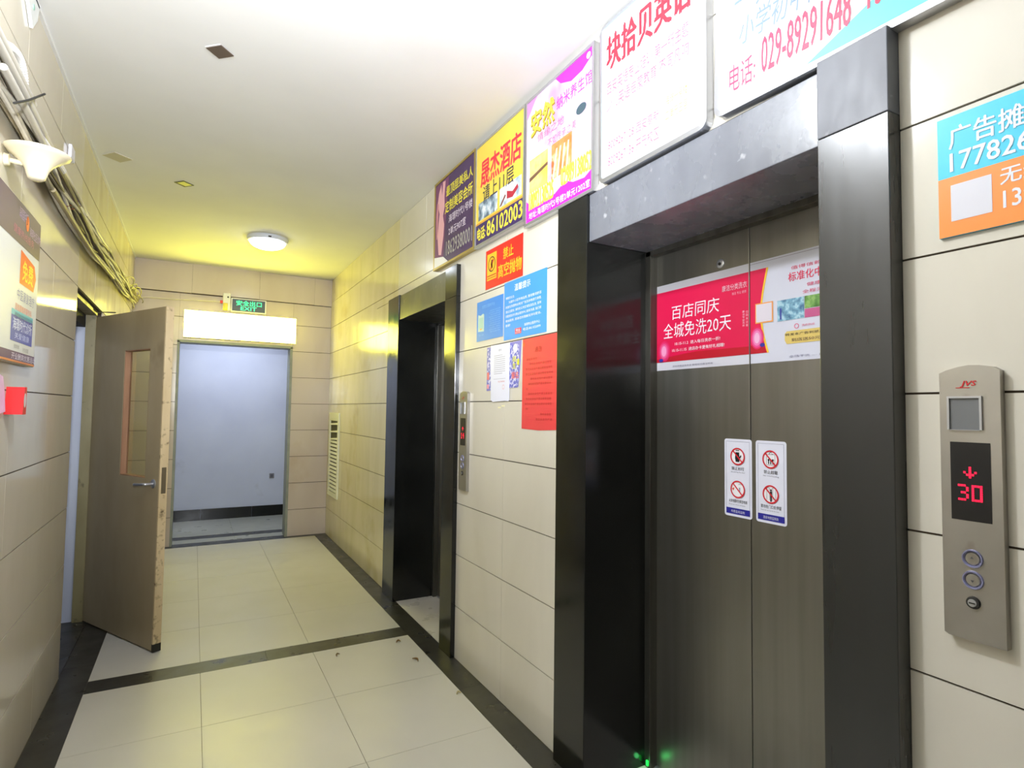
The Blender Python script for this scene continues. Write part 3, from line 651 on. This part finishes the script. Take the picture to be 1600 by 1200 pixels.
# rounded-frame boards 4 and 5
def rounded(y0, y1, z0, z1, xf, label, face, r=.03, fw=.016, rotx=0):
    t = thing('wall_sign', label, 'sign', (W, (y0+y1)/2, z0), 'advertising signs above the lifts')
    w, h = y0-y1, z1-z0
    def outline(d):
        o = []
        for cu, cv, a in ((w-r, h-r, 0), (r, h-r, 90), (r, r, 180), (w-r, r, 270)):
            for k in range(5):
                an = math.radians(a+22.5*k); o.append((cu+(r-d)*math.cos(an), cv+(r-d)*math.sin(an)))
        return o
    s = RW(y0, z0, xf); s.w, s.h = w, h
    if rotx:
        R_ = Matrix.Rotation(rotx, 3, 'X'); s.U = R_@s.U; s.V = R_@s.V
    A, B = outline(0), outline(fw); n = len(A); bm = bmesh.new()
    P = lambda u, v, d: bm.verts.new(s.o+s.U*u+s.V*v+s.N*d)
    ao = [P(*p, .002) for p in A]; bi = [P(*p, .004) for p in B]; ab = [P(*p, -(W-xf)+.001) for p in A]; bb = [P(*p, -.002) for p in B]
    for i in range(n):
        j = (i+1) % n; bm.faces.new((ao[i], ao[j], bi[j], bi[i])); bm.faces.new((ao[j], ao[i], ab[i], ab[j])); bm.faces.new((bi[i], bi[j], bb[j], bb[i]))
    obj('frame', bm, M_alu, t)
    ground(s, w, h, 'panel', pmat(face, .3, name='sign_vinyl'), t, t=.012, pts=outline(fw*.8))
    return t, s
t, s = rounded(1.770, 1.232, 2.335, 2.962, 1.356, 'white english school sign with big red characters above the near lift', (214, 222, 228))
s.rect(.016, .03, .03, .60, (190, 226, 240), 0); s.rect(.03, .597, .508, .611, (190, 226, 240), 0)
s.text('块拾贝英语', .045, .43, .475, .565, (232, 40, 62), 1, .05)
pk = (212, 96, 130)
s.text('西安英语专业培训 第一所主题', .045, .335, .465, .385, pk, 1); s.text('少儿英语启蒙教育 不同凡响', .045, .27, .465, .32, pk, 1)
s.text('18009267128 西安高新', .045, .115, .33, .155, pk, 1); s.text('18009267136 开元校区', .045, .05, .33, .095, pk, 1)
s.text('海璟一号楼', .36, .145, .46, .18, (226, 186, 90), 1); s.text('二单元三层', .36, .095, .46, .13, (226, 186, 90), 1)
s.done(t)
t, s = rounded(1.203, .10, 2.343, 2.955, 1.356, 'white and pale blue sign with a red phone number, nearest the camera', (212, 222, 228), rotx=math.radians(1.6))
s.poly([(.30, .02), (1.08, .02), (1.08, .40), (.62, .16)], (96, 200, 224), 0)
s.text('电话:', .055, .055, .145, .135, (232, 60, 100), 1, .0); s.text('029-89291648', .165, .062, .415, .165, (232, 50, 90), 1, .01)
s.text('13991808861', .455, .075, .70, .175, (232, 40, 80), 1, .015)
dk = (120, 140, 164)
s.text('一对一辅导', .06, .27, .46, .36, dk, 1, 0, .2); s.text('小学初中高中', .085, .18, .40, .26, dk, 1, 0, .1)
s.text('学习课程', .07, .39, .5, .53, dk, 1)
s.done(t)
# ------------------------------------------------------------------ notices between the lifts
XN = W-.0022
def notice(y0, y1, z0, z1, label, face, cat='poster', name='notice', t_=.0016, x=None, pts=None):
    t = thing(name, label, cat, (W, (y0+y1)/2, z0), 'notices between the two lifts')
    s = RW(y0, z0, x or XN); s.w, s.h = y0-y1, z1-z0
    ground(s, s.w, s.h, 'paper' if cat != 'sign' else 'board', pmat(face, .4, name='notice_stock'), t, t_, pts)
    return t, s
t, s = notice(2.822, 2.413, 2.113, 2.327, 'red warning sign with yellow characters and a pictogram', (224, 34, 28))
yl = (250, 188, 40)
s.rect(.018, .045, .13, .19, yl, 0); s.ring(.074, .13, .036, .042, (60, 30, 20), 1); s.poly([(.05, .10), (.06, .095), (.10, .15), (.09, .158)], (200, 50, 30), 1)
s.poly([(.062, .13), (.075, .105), (.085, .108), (.08, .14), (.088, .15), (.07, .155)], (110, 50, 20), 1); s.rect(.022, .066, .126, .072, (190, 40, 30), 1); s.rect(.022, .054, .126, .058, (190, 40, 30), 1)
s.text('禁止', .205, .125, .315, .185, yl, 1, .04); s.text('高空抛物', .15, .035, .40, .105, yl, 1, .04)
s.done(t)
t, s = notice(2.6, 2.19, 1.811, 2.107, 'larger sky blue notice board with white text right of the small blue one', (62, 150, 232), 'sign')
wt = (232, 240, 255)
s.text('温馨提示', .11, .238, .265, .272, wt, 1, .03)
lines = ['尊敬的业主:', '    为提升小区环境品质, 营造整洁舒适', '的居住氛围物业将对广告及杂物进行清理,', '请业主配合, 请勿在公共区域乱贴乱放, 若有', '问题请及时与物业服务中心联系沟通, 我们将', '竭诚服务, 感谢您的理解支持与配合。', '谢谢!']
for i, ln in enumerate(lines):
    v = .207-.0235*i; wfrac = {0: .09, 6: .05}.get(i, .345); u = .02+(.03 if i == 1 else 0)
    s.text(ln.strip(), u, v, u+wfrac-(.03 if i == 1 else 0), v+.0135, wt, 1, .02)
s.text('海璟物业服务中心', .21, .05, .355, .064, wt, 1, .02); s.text('电话:86102099', .20, .028, .36, .042, wt, 1, .02)
s.rect(.12, .02, .182, .048, (238, 60, 70), 1); s.text('物业', .13, .031, .172, .045, wt, 2, .02); s.text('SHUIDI', .126, .023, .176, .029, wt, 2)
s.done(t)
t, s = notice(2.926, 2.612, 1.836, 2.058, 'smaller blue notice with a phone picture, left of the larger blue board', (44, 132, 220), 'sign')
lb_ = (120, 184, 240)
s.text('智慧生活服务平台', .07, .178, .22, .196, lb_, 1, .01)
for i in range(11): s.text(random.choice(['下载手机应用即可使用', '缴纳费用方便又快捷', '业主服务一键直达']), .165-.01*(i % 2), .15-.0115*i, .285, .157-.0115*i, lb_, 1)
s.poly([(.02, .055), (.095, .05), (.095, .145), (.08, .15), (.05, .142), (.02, .15)], (190, 214, 206), 1, 'picture'); s.rect(.03, .065, .085, .13, (160, 200, 190), 2, 'picture'); s.rect(.045, .062, .07, .069, (230, 170, 50), 3, 'picture')
s.text('扫一扫', .03, .028, .09, .038, lb_, 1)
s.done(t)
t, s = notice(2.79, 2.416, 1.556, 1.798, 'lilac flyer mostly hidden behind a white sheet of paper', (126, 122, 200), pts=[(0, 0), (.09, .004), (.2, .03), (.35, .035), (.36, .10), (.374, .24), (0, .235)])
s.rect(.006, .01, .35, .225, 'BLOTCH', 0, 'artwork')
s.text('招', .29, .138, .325, .165, (226, 226, 60), 2, .05); s.text('生', .29, .106, .325, .133, (226, 226, 60), 2, .05); s.text('暑', .332, .12, .36, .15, (226, 226, 60), 2, .05)
s.text('报名', .28, .055, .35, .088, (236, 110, 110), 2, .05); s.rect(.006, .06, .03, .10, (232, 120, 120), 1); s.rect(.006, .012, .03, .035, (236, 150, 170), 1)
s.disc(.315, .205, .022, (246, 240, 250), 1)
s.done(t, mats=PM)
t, s = notice(2.735, 2.525, 1.497, 1.797, 'creased white typed sheet taped over the lilac flyer', (226, 228, 246), x=W-.0075, pts=[(.006, .01), (.03, 0), (.16, .004), (.203, .002), (.21, .01), (.207, .15), (.212, .297), (.0, .30), (-.004, .2), (.004, .12)])
gy = (150, 152, 176)
s.text('通知', .09, .262, .125, .274, gy, 1)
for i in range(10): s.rect(.04, .24-.0105*i, .165-(.03 if i in (0, 9) else 0), .2425-.0105*i, gy, 0, 'typed_line')
s.rect(.035, .118, .17, .1195, gy, 0, 'typed_line'); s.text('物业管理处', .09, .10, .165, .108, (206, 130, 140), 1); s.ring(.15, .075, .010, .0115, (222, 130, 130), 1)
s.done(t)
bm = bmesh.new()
for (y, z) in ((2.64, 1.468), (2.60, 1.476)):
    bx(bm, W-.0016, W-.0003, y-.016, y+.016, z-.004, z+.003)
tag(obj('tape_scrap', bm, pmat((232, 226, 180), .3, name='clear_tape')), 'torn bits of clear tape on the wall under the white sheet', 'tape')
t, s = notice(2.405, 2.095, 1.366, 1.797, 'long red paper notice beside the near lift surround', (224, 66, 72), pts=[(0, .0), (.16, -.003), (.31, .004), (.31, .431), (.002, .431)])
dr = (176, 34, 40)
s.text('通告', .115, .36, .18, .385, dr, 1)
for i, (a, b_) in enumerate(((.04, .14), (.07, .26), (.035, .27), (.035, .275), (.08, .27), (.06, .26), (.04, .06), (.06, .27), (.04, .26), (.03, .265), (.04, .06), (.17, .26), (.13, .27))):
    v = .325-.0235*i
    s.text('各位业主住户请注意安全用电用水'[:max(2, int((b_-a)/.018))], a, v, b_, v+.011, dr, 1)
s.disc(.016, .405, .010, (240, 90, 40), 1); s.done(t)

# ------------------------------------------------------------------ blue and orange advert by the near call panel
t, s = notice(.619, .09, 1.828, 2.084, 'bright blue and orange advertising board above the near call panel', (30, 196, 232), 'sign', t_=.006, x=W-.0075)
del t['group']; s.rect(0, 0, .529, .126, (250, 140, 40), 0, 'orange_half')
s.text('广告摊位', .022, .185, .190, .232, (225, 228, 240), 1, .03); s.text('17782676901', .023, .137, .27, .176, (225, 228, 240), 1, .035)
s.rect(.023, .031, .094, .108, (212, 212, 222), 1, 'white_patch')
s.text('无线通', .108, .080, .215, .114, (225, 228, 240), 1, .03); s.text('13991808861', .112, .033, .31, .067, (225, 228, 240), 1, .03)
s.done(t)

# ------------------------------------------------------------------ call panels
DIG = {'3': ['1110', '0001', '0001', '0110', '0001', '0001', '1110'], '0': ['1111', '1001', '1001', '1001', '1001', '1001', '1111'], '1': ['0100', '1100', '0100', '0100', '0100', '0100', '1110'],
       'v': ['00100', '00100', '10101', '01110', '00100'], '^': ['00100', '01110', '10101', '00100', '00100'], '4': ['0010', '0110', '1010', '1111', '0010', '0010', '0010']}
M_red = pmat((255, 20, 60), .4, name='red_led', emit=1.6)
def call_panel(y0, z0, w, h, label, chars, arrow):
    t = thing('call_panel', label, 'control panel', (W, y0-w/2, z0), 'lift call panels')
    s = RW(y0, z0, W-.019); arc = [(w*.5+w*.5*math.cos(a), h-.02+.02*math.sin(a)) for a in [math.pi*k/10 for k in range(11)]]
    arc = [(w, h-.012), (w*.88, h-.004), (w*.68, h), (w*.5, h+.001), (w*.32, h-.002), (w*.12, h-.008), (0, h-.014)]
    ground(s, w, h, 'face_plate', M_plate, t, .019, pts=[(0, .004), (.008, 0), (w, 0)]+arc)
    s2 = RW(y0, z0, W-.0192)
    s2.text('JVS', w*.36, h-.044, w*.60, h-.031, (206, 30, 40), 1, .05, .35); s2.rect(w*.29, h-.0455, w*.52, h-.0440, (206, 30, 40), 1)
    # little screen with a raised rim
    bm = bmesh.new(); a, b_, c, d = w*.18, h-.130, w*.68, h-.066; x = W-.019
    for q in ((a-.004, a, b_, d+.004), (c, c+.004, b_, d+.004), (a, c, d, d+.004), (a, c, b_-.001, b_)): bx(bm, x-.0045, x+.001, y0-q[0], y0-q[1], z0+q[2], z0+q[3])
    obj('screen_rim', bm, M_alu, t)
    s2.rect(a, b_, c, d, (112, 114, 116), 0, 'small_screen')
    a, b_, c, d = w*.17, h-.312, w*.83, h-.155
    s2.rect(a, b_, c, d, (14, 12, 14), 0, 'display_window')
    bm = bmesh.new(); dot = w*.034; cu = (a+c)/2
    def glyph(g, u, v, dp):
        for i, row in enumerate(g):
            for j, ch in enumerate(row):
                if ch == '1':
                    p = [(u+j*dp, v-i*dp), (u+(j+.86)*dp, v-i*dp), (u+(j+.86)*dp, v-(i+.86)*dp), (u+j*dp, v-(i+.86)*dp)]
                    bm.faces.new([bm.verts.new(s2.at(*q, 1.5)) for q in p])
    dp = w*.045
    glyph(DIG[arrow], cu-2.5*dp, h-.204, dp)
    glyph(DIG[chars[0]], cu-4.6*dp, h-.240, dp); glyph(DIG[chars[1]], cu+.4*dp, h-.240, dp)
    obj('led_digits', bm, M_red, t, recalc=False)
    for v, sy in ((z0+h-.386, '^'), (z0+h-.428, 'v')):
        bm = bmesh.new(); yb = y0-w*.5
        lathe(bm, [(.0135, x), (.0155, x-.0035), (.0175, x-.0035), (.0185, x)], (0, yb, v), 24, 'x'); rg = obj('button_ring', bm, pmat((150, 152, 190), .25, metal=.5, name='violet_ring'), t, smooth=True)
        bm = bmesh.new(); lathe(bm, [(.001, x-.002), (.0115, x-.002), (.013, x)], (0, yb, v), 20, 'x'); obj('button', bm, M_plate, rg, smooth=True)
        dv = .0035 if sy == '^' else -.0035; c0 = y0-yb
        s2.poly([(c0-.003, v-z0), (c0, v-z0+dv*1.4), (c0+.003, v-z0)] if dv > 0 else [(c0+.003, v-z0), (c0, v-z0+dv*1.4), (c0-.003, v-z0)], (80, 80, 84), 4, 'arrow_mark')
    bm = bmesh.new(); lathe(bm, [(.0085, x-.006), (.011, x-.0055), (.0125, x)], (0, y0-w*.5, z0+h-.472), 18, 'x'); kl = obj('lock_bezel', bm, M_darkm, t, smooth=True)
    bm = bmesh.new(); lathe(bm, [(.001, x-.0075), (.0075, x-.007), (.008, x-.004)], (0, y0-w*.5, z0+h-.472), 16, 'x'); obj('key_switch', bm, M_alu, kl, smooth=True)
    bm = box(x-.0082, x-.0070, y0-w*.5-.005, y0-w*.5+.005, z0+h-.4735, z0+h-.4710); obj('key_slot', bm, M_darkm, kl)
    s2.done(t)
call_panel(.6205, 1.006, .104, .548, 'steel lift call panel showing red 30 below the blue and orange board', '30', 'v')
call_panel(3.108, .990, .106, .570, 'steel lift call panel with red digits beside the farther lift', '14', '^')

# ------------------------------------------------------------------ adverts stuck on the lift door
XD = 1.7093
Lf, Rt = 1.826, 1.3615; z0, z1 = 1.627, 1.985; hh = z1-z0
# left half
t = thing('lift_door_advert', 'left half of the door advert, crimson with white calligraphy', 'poster', (XD, 1.6, z0), 'advert halves on the near lift door')
s = RW(Lf, z0, XD); w = Lf-Rt-.003
ground(s, w, hh, 'vinyl', pmat((214, 214, 226), .3, name='advert_vinyl'), t, .0006)
CR = (224, 18, 78); DR = (190, 16, 40)
s.rect(0, .034, w, hh-.030, CR, 0, 'crimson_field')
s.poly([(0, .034), (w, .034), (w, .062), (.22, .066), (0, .048)], DR, 1)
s.text('百店同庆', .085, .205, .330, .262, (246, 240, 250), 2, .0, .05); s.text('全城免洗20天', .040, .130, .385, .192, (246, 240, 250), 2, .0, .03)
s.text('10.15-11.2  进入每日洗衣一折!', .105, .098, .335, .112, (246, 240, 250), 2, .01); s.text('10.15-11.15  进店办卡更有好礼相赠!', .090, .072, .355, .086, (246, 240, 250), 2, .01)
s.text('康洁分类洗衣', .345, .275, .455, .298, (236, 190, 206), 2, .01); s.text('精洁 专业 便捷', .39, .256, .452, .266, (236, 170, 190), 2)
for (u, v) in ((.045, .075),): [s.disc(u, v+.004, a_, c_, l_, 'artwork', 20, b_) for a_, b_, c_, l_ in ((.034, .044, (228, 34, 98), 2), (.028, .037, (232, 60, 124), 3), (.021, .030, (238, 100, 160), 4), (.014, .022, (246, 160, 204), 5))]; s.disc(u-.016, v-.033, .012, (50, 50, 160), 6, 'artwork', 20, .007)
for k in range(6): s.text('康洁专业洗衣'[k % 6], .435, .185-.010*k, .445, .193-.010*k, (246, 200, 220), 2)
for k in range(5): s.text('扫码关注我'[k], .45, .182-.012*k, .459, .191-.012*k, (246, 200, 220), 2)
s.text('活动详情咨询本店 解释权归康洁所有', .09, .010, .30, .018, (130, 130, 150), 1); s.done(t)
# right half
t = thing('lift_door_advert', 'right half of the door advert, mostly white with a small laundry photo', 'poster', (XD, 1.1, z0), 'advert halves on the near lift door')
s = RW(Rt-.003, z0, XD); w2 = Rt-.003-.895
ground(s, w2, hh, 'vinyl', pmat((214, 216, 232), .3, name='advert_vinyl_white'), t, .0006)
cv = [(.068+.0-.030*math.sin(math.pi*k/10)*(1-.25*k/10), .034+(hh-.064)*k/10) for k in range(11)]
s.poly([(0, .034)]+[(u, v) for u, v in cv]+[(0, hh-.03)], CR, 0, 'crimson_field'); s.line([(u+.003, v) for u, v in cv], .007, (250, 200, 60), 1)
s.poly([(0, .034), (.066, .034), (.058, .052), (0, .064)], DR, 1)
[s.disc(.028, .088, a_, c_, l_, 'artwork', 20, b_) for a_, b_, c_, l_ in ((.027, .040, (228, 34, 98), 1.2), (.023, .034, (234, 80, 150), 1.6), (.017, .027, (240, 130, 190), 2), (.011, .019, (250, 190, 226), 2.4))]; s.disc(.050, .062, .010, (60, 50, 160), 3, 'artwork', 20, .007)
s.poly([(.022, .138), (.092, .138), (.092, .208), (.022, .208)], (250, 170, 90), 2); s.rect(.026, .142, .088, .204, (225, 218, 230), 3, 'white_patch')
s.text('标准化中央洗衣工厂', .150, .262, .42, .292, (224, 50, 90), 1, .02); s.text('值得信赖的洗衣品牌', .16, .300, .40, .312, (224, 90, 120), 1)
s.text('健康洗衣新概念', .215, .236, .40, .248, (226, 90, 130), 1); s.text('全程无菌化 环保干洗', .20, .214, .42, .226, (226, 90, 130), 1)
s.rect(.108, .135, .205, .205, 'PHOTO5', 1, 'picture'); s.rect(.207, .165, .30, .205, 'PHOTO6', 1, 'picture'); s.rect(.207, .135, .30, .163, (196, 90, 140), 1, 'picture')
s.rect(.118, .14, .124, .178, (60, 70, 160), 2, 'picture')
s.ring(.178, .112, .006, .0085, (230, 120, 150), 1); s.text('洗衣热线', .196, .108, .24, .116, (230, 120, 150), 1)
s.poly([(.135, .068), (.142, .056), (.40, .056), (.40, .098), (.142, .098), (.135, .090)], (222, 196, 110), 1)
s.text('转发本广告到朋友圈点赞赢"免洗卡"', .138, .082, .40, .091, (60, 50, 60), 2); s.text('到店送50元洗衣卡一张', .16, .062, .36, .073, (80, 40, 60), 2)
s.text('全场干洗 — 康洁门店均可使用', .15, .010, .40, .018, (130, 130, 160), 1); s.rect(0, hh-.008, w2, hh-.0065, (150, 140, 160), 1); s.done(t, mats=PM)
# safety stickers
def sticker(y0, label, kind):
    t = thing('safety_sticker', label, 'sticker', (XD, y0-.06, 1.083), 'safety stickers on the near lift door')
    s = RW(y0, 1.083, XD); w, h, r = .118, .277, .009
    pts = []
    for cu, cv_, a in ((w-r, h-r, 0), (r, h-r, 90), (r, r, 180), (w-r, r, 270)): pts += [(cu+r*math.cos(math.radians(a+30*k)), cv_+r*math.sin(math.radians(a+30*k))) for k in range(4)]
    ground(s, w, h, 'vinyl', pmat((232, 234, 250), .3, name='sticker_vinyl'), t, .0006, pts=pts)
    s.line([(.009, .012), (.009, h-.009), (w-.009, h-.009), (w-.009, .012)], .0008, (120, 120, 150), 1)
    s.rect(.008, .009, w-.008, .030, (38, 38, 150), 1, 'blue_footer'); s.text('西安地铁监制处' if kind else '市质监局监制', .03, .014, w-.03, .024, (230, 232, 250), 2)
    s.disc(.059, .215, .030, (246, 246, 252), 1); s.disc(.059, .098+.0, .030, (246, 246, 252), 1)
    bk_ = (24, 24, 28)
    if kind == 0:
        s.poly([(.051, .196), (.066, .196), (.069, .208), (.075, .216), (.073, .222), (.067, .214), (.066, .230), (.050, .230), (.048, .208)], bk_, 2); s.rect(.052, .235, .066, .238, bk_, 2)
        s.line([(.062, .115), (.068, .118), (.075, .115)], .001, bk_, 2); s.poly([(.064, .105), (.07, .105), (.069, .088), (.065, .088)], (140, 150, 170), 2); s.poly([(.034, .10), (.045, .104), (.04, .092)], (230, 90, 60), 2)
        s.text('禁止拍打', .032, .166, .086, .178, bk_, 1); s.text('No patting the door', .03, .156, .09, .161, (110, 110, 130), 1)
        s.text('火灾地震时勿乘坐电梯', .02, .050, .098, .062, bk_, 1); s.text('Do not use in fire or earthquake', .02, .040, .09, .045, (110, 110, 130), 1)
    else:
        s.line([(.044, .196), (.044, .232), (.076, .232), (.076, .196), (.044, .196)], .001, bk_, 2); s.line([(.052, .232), (.06, .240), (.068, .232)], .0012, bk_, 2)
        for u in (.052, .060, .068): s.disc(u, .213, .0035, bk_, 2); s.rect(u-.002, .199, u+.002, .210, bk_, 2)
        s.line([(.044, .078), (.044, .120), (.054, .120), (.054, .078)], .001, bk_, 2); s.line([(.066, .078), (.066, .120), (.078, .120), (.078, .078)], .001, bk_, 2)
        s.disc(.060, .112, .0035, bk_, 2); s.poly([(.056, .108), (.064, .108), (.063, .074), (.057, .074)], bk_, 2)
        s.text('禁止超载', .032, .166, .086, .178, bk_, 1); s.text('No overloading', .03, .156, .09, .161, (110, 110, 130), 1)
        s.text('禁勿在门口处停留', .02, .050, .098, .062, bk_, 1); s.text('Please do not stay by the door', .02, .040, .09, .045, (110, 110, 130), 1)
    for v in (.215, .098):
        s.ring(.059, v, .026, .031, (214, 30, 46), 3); a = math.radians(135); d = .027
        s.line([(.059+d*math.cos(a), v+d*math.sin(a)), (.059-d*math.cos(a), v-d*math.sin(a))], .0048, (214, 30, 46), 3)
    s.done(t)
sticker(1.474, 'white safety sticker left of the lift door seam, struck-out hand on top', 0)
sticker(1.340, 'white safety sticker right of the lift door seam, struck-out lift car on top', 1)

# ------------------------------------------------------------------ left wall: poster, alarm, leaflet
t = thing('wall_poster', 'framed clinic poster with purple header below the sconce on the left wall', 'poster', (LX, 2.69, 1.61))
bm = bmesh.new(); xa, xb = LX+.001, LX+.020; y0, y1, z0, z1 = 2.29, 2.890, 1.597, 2.167
obj('backing', box(xa, xb, y0, y1, z0, z1, bev=.002), pmat((206, 202, 186), .4, name='poster_board'), t)
s = LW(y0, z0, xb); w, h = y1-y0, z1-z0
s.rect(.006, .006, w-.006, h-.006, (214, 216, 214), 0, 'paper'); s.rect(.006, h-.150, w-.002, h-.004, (104, 84, 92), 1, 'header')
s.text('海璟国际中医', .28, h-.06, .40, h-.02, (200, 170, 210), 2); s.disc(.395, h-.055, .022, (240, 110, 30), 2, ry=.028); s.text('海璟社区诊所', .43, h-.09, .60, h-.055, (200, 170, 210), 2); s.text('健康热线服务', .22, h-.125, .50, h-.095, (200, 120, 140), 2)
s.poly([(.33, h-.285), (.53, h-.285), (.56, h-.23), (.53, h-.185), (.33, h-.165)], (236, 84, 40), 1); s.text('免费', .36, h-.268, .51, h-.195, (250, 210, 50), 2, .05)
s.text('中医康复理疗', .31, h-.345, .55, h-.305, (120, 124, 180), 1); s.text('颈椎腰椎疼痛专科', .29, h-.385, .52, h-.36, (226, 130, 130), 1); s.text('祖传秘方特色疗法', .29, h-.415, .54, h-.393, (190, 130, 150), 1)
s.rect(.25, .075, .545, .165, (60, 74, 176), 1); s.rect(.25, .165, .545, .185, (90, 180, 200), 1); s.text('海璟时代诊所', .27, .115, .53, .158, (220, 226, 250), 2, .02); s.text('关爱健康', .30, .085, .50, .108, (200, 210, 250), 2)
s.text('推拿按摩', .30, .050, .37, .066, (150, 150, 156), 1); s.text('针灸拔罐', .42, .045, .50, .062, (150, 150, 156), 1)
s.rect(.006, .006, w-.006, .04, (92, 60, 104), 2, 'footer'); s.text('开业酬宾优惠活动', .27, .012, .60, .035, (226, 216, 232), 3, .02); s.rect(.006, .002, w-.006, .009, (214, 130, 80), 3); s.done(t)
t = thing('fire_alarm', 'red wall mounted fire alarm box below the purple poster', 'alarm', (LX, 2.63, 1.41))
bm = bmesh.new(); bx(bm, LX+.001, LX+.052, 2.60, 2.648, 1.415, 1.512)
for v in bm.verts:
    if v.co.z > 1.5 and v.co.y < 2.61: v.co.y += .02
obj('housing', bm, pmat((206, 24, 26), .4, name='alarm_red', vary=.06), t)
s = LW(2.60, 1.415, LX+.052); s.disc(.026, .05, .016, (214, 206, 206), 0, 'label_disc', ry=.026); s.done(t)
obj('side_tab', box(LX+.015, LX+.042, 2.6475, 2.66, 1.43, 1.47), pmat((150, 30, 28), .5, name='alarm_dark'), t)
bm = bmesh.new(); vs = [bm.verts.new(p) for p in ((LX+.003, 2.36, 1.40), (LX+.012, 2.572, 1.425), (LX+.006, 2.575, 1.50), (LX+.004, 2.56, 1.545), (LX+.002, 2.36, 1.58))]
f = bm.faces.new(vs); r = bmesh.ops.extrude_face_region(bm, geom=[f]); bmesh.ops.translate(bm, verts=[v for v in r['geom'] if isinstance(v, bmesh.types.BMVert)], vec=(-.001, 0, 0))
tag(obj('pink_leaflet', bm, pmat((226, 186, 216), .5, name='pink_paper', vary=.1, vscale=20)), 'pink leaflet stuck on the left wall beside the red alarm', 'leaflet')

# far corridor socket, specks on the floor
so = thing('wall_socket', 'small grey wall socket on the pale blue corridor wall', 'socket', (.955, 8.43, .5))
obj('plate', box(.925, .985, 8.42, 8.4295, .50, .565, bev=.003), pmat((122, 122, 128), .5, name='grey_plate'), so)
obj('outlet', box(.94, .97, 8.416, 8.4205, .515, .55), pmat((84, 84, 92), .5, name='outlet_dark'), so)
def curl(loc, a, L_, label, c=(112, 84, 44)):
    bm = bmesh.new(); P = [(-L_/2, 0, .002), (-L_/5, .006, .006), (L_/5, .007, .009), (L_/2, -.004, .004)]
    P = [Vector(p) for p in P]; P = [Matrix.Rotation(a, 3, 'Z')@p+Vector(loc) for p in P]
    tube(bm, [tuple(p) for p in P], .004, 6, 4, rf=lambda i: .0018+.003*math.sin(math.pi*min(1, i/12)))
    tag(obj('dried_leaf', bm, pmat(c, .8, name='dry_leaf')), label, 'leaf', 'bits of dry leaf on the floor')
curl((1.172, 3.235, .002), -1.2, .055, 'curled brown dry leaf on the pale floor tile near the farther lift')
curl((1.165, 3.53, .002), .2, .028, 'small brown leaf crumb by the end of the dark floor band')
curl((.79, 3.50, .002), .9, .03, 'thin brown leaf fragment close below the dark floor band', (120, 104, 70))
curl((1.235, 2.755, .002), .3, .025, 'pale leaf flake beside the dark floor border', (176, 164, 120))
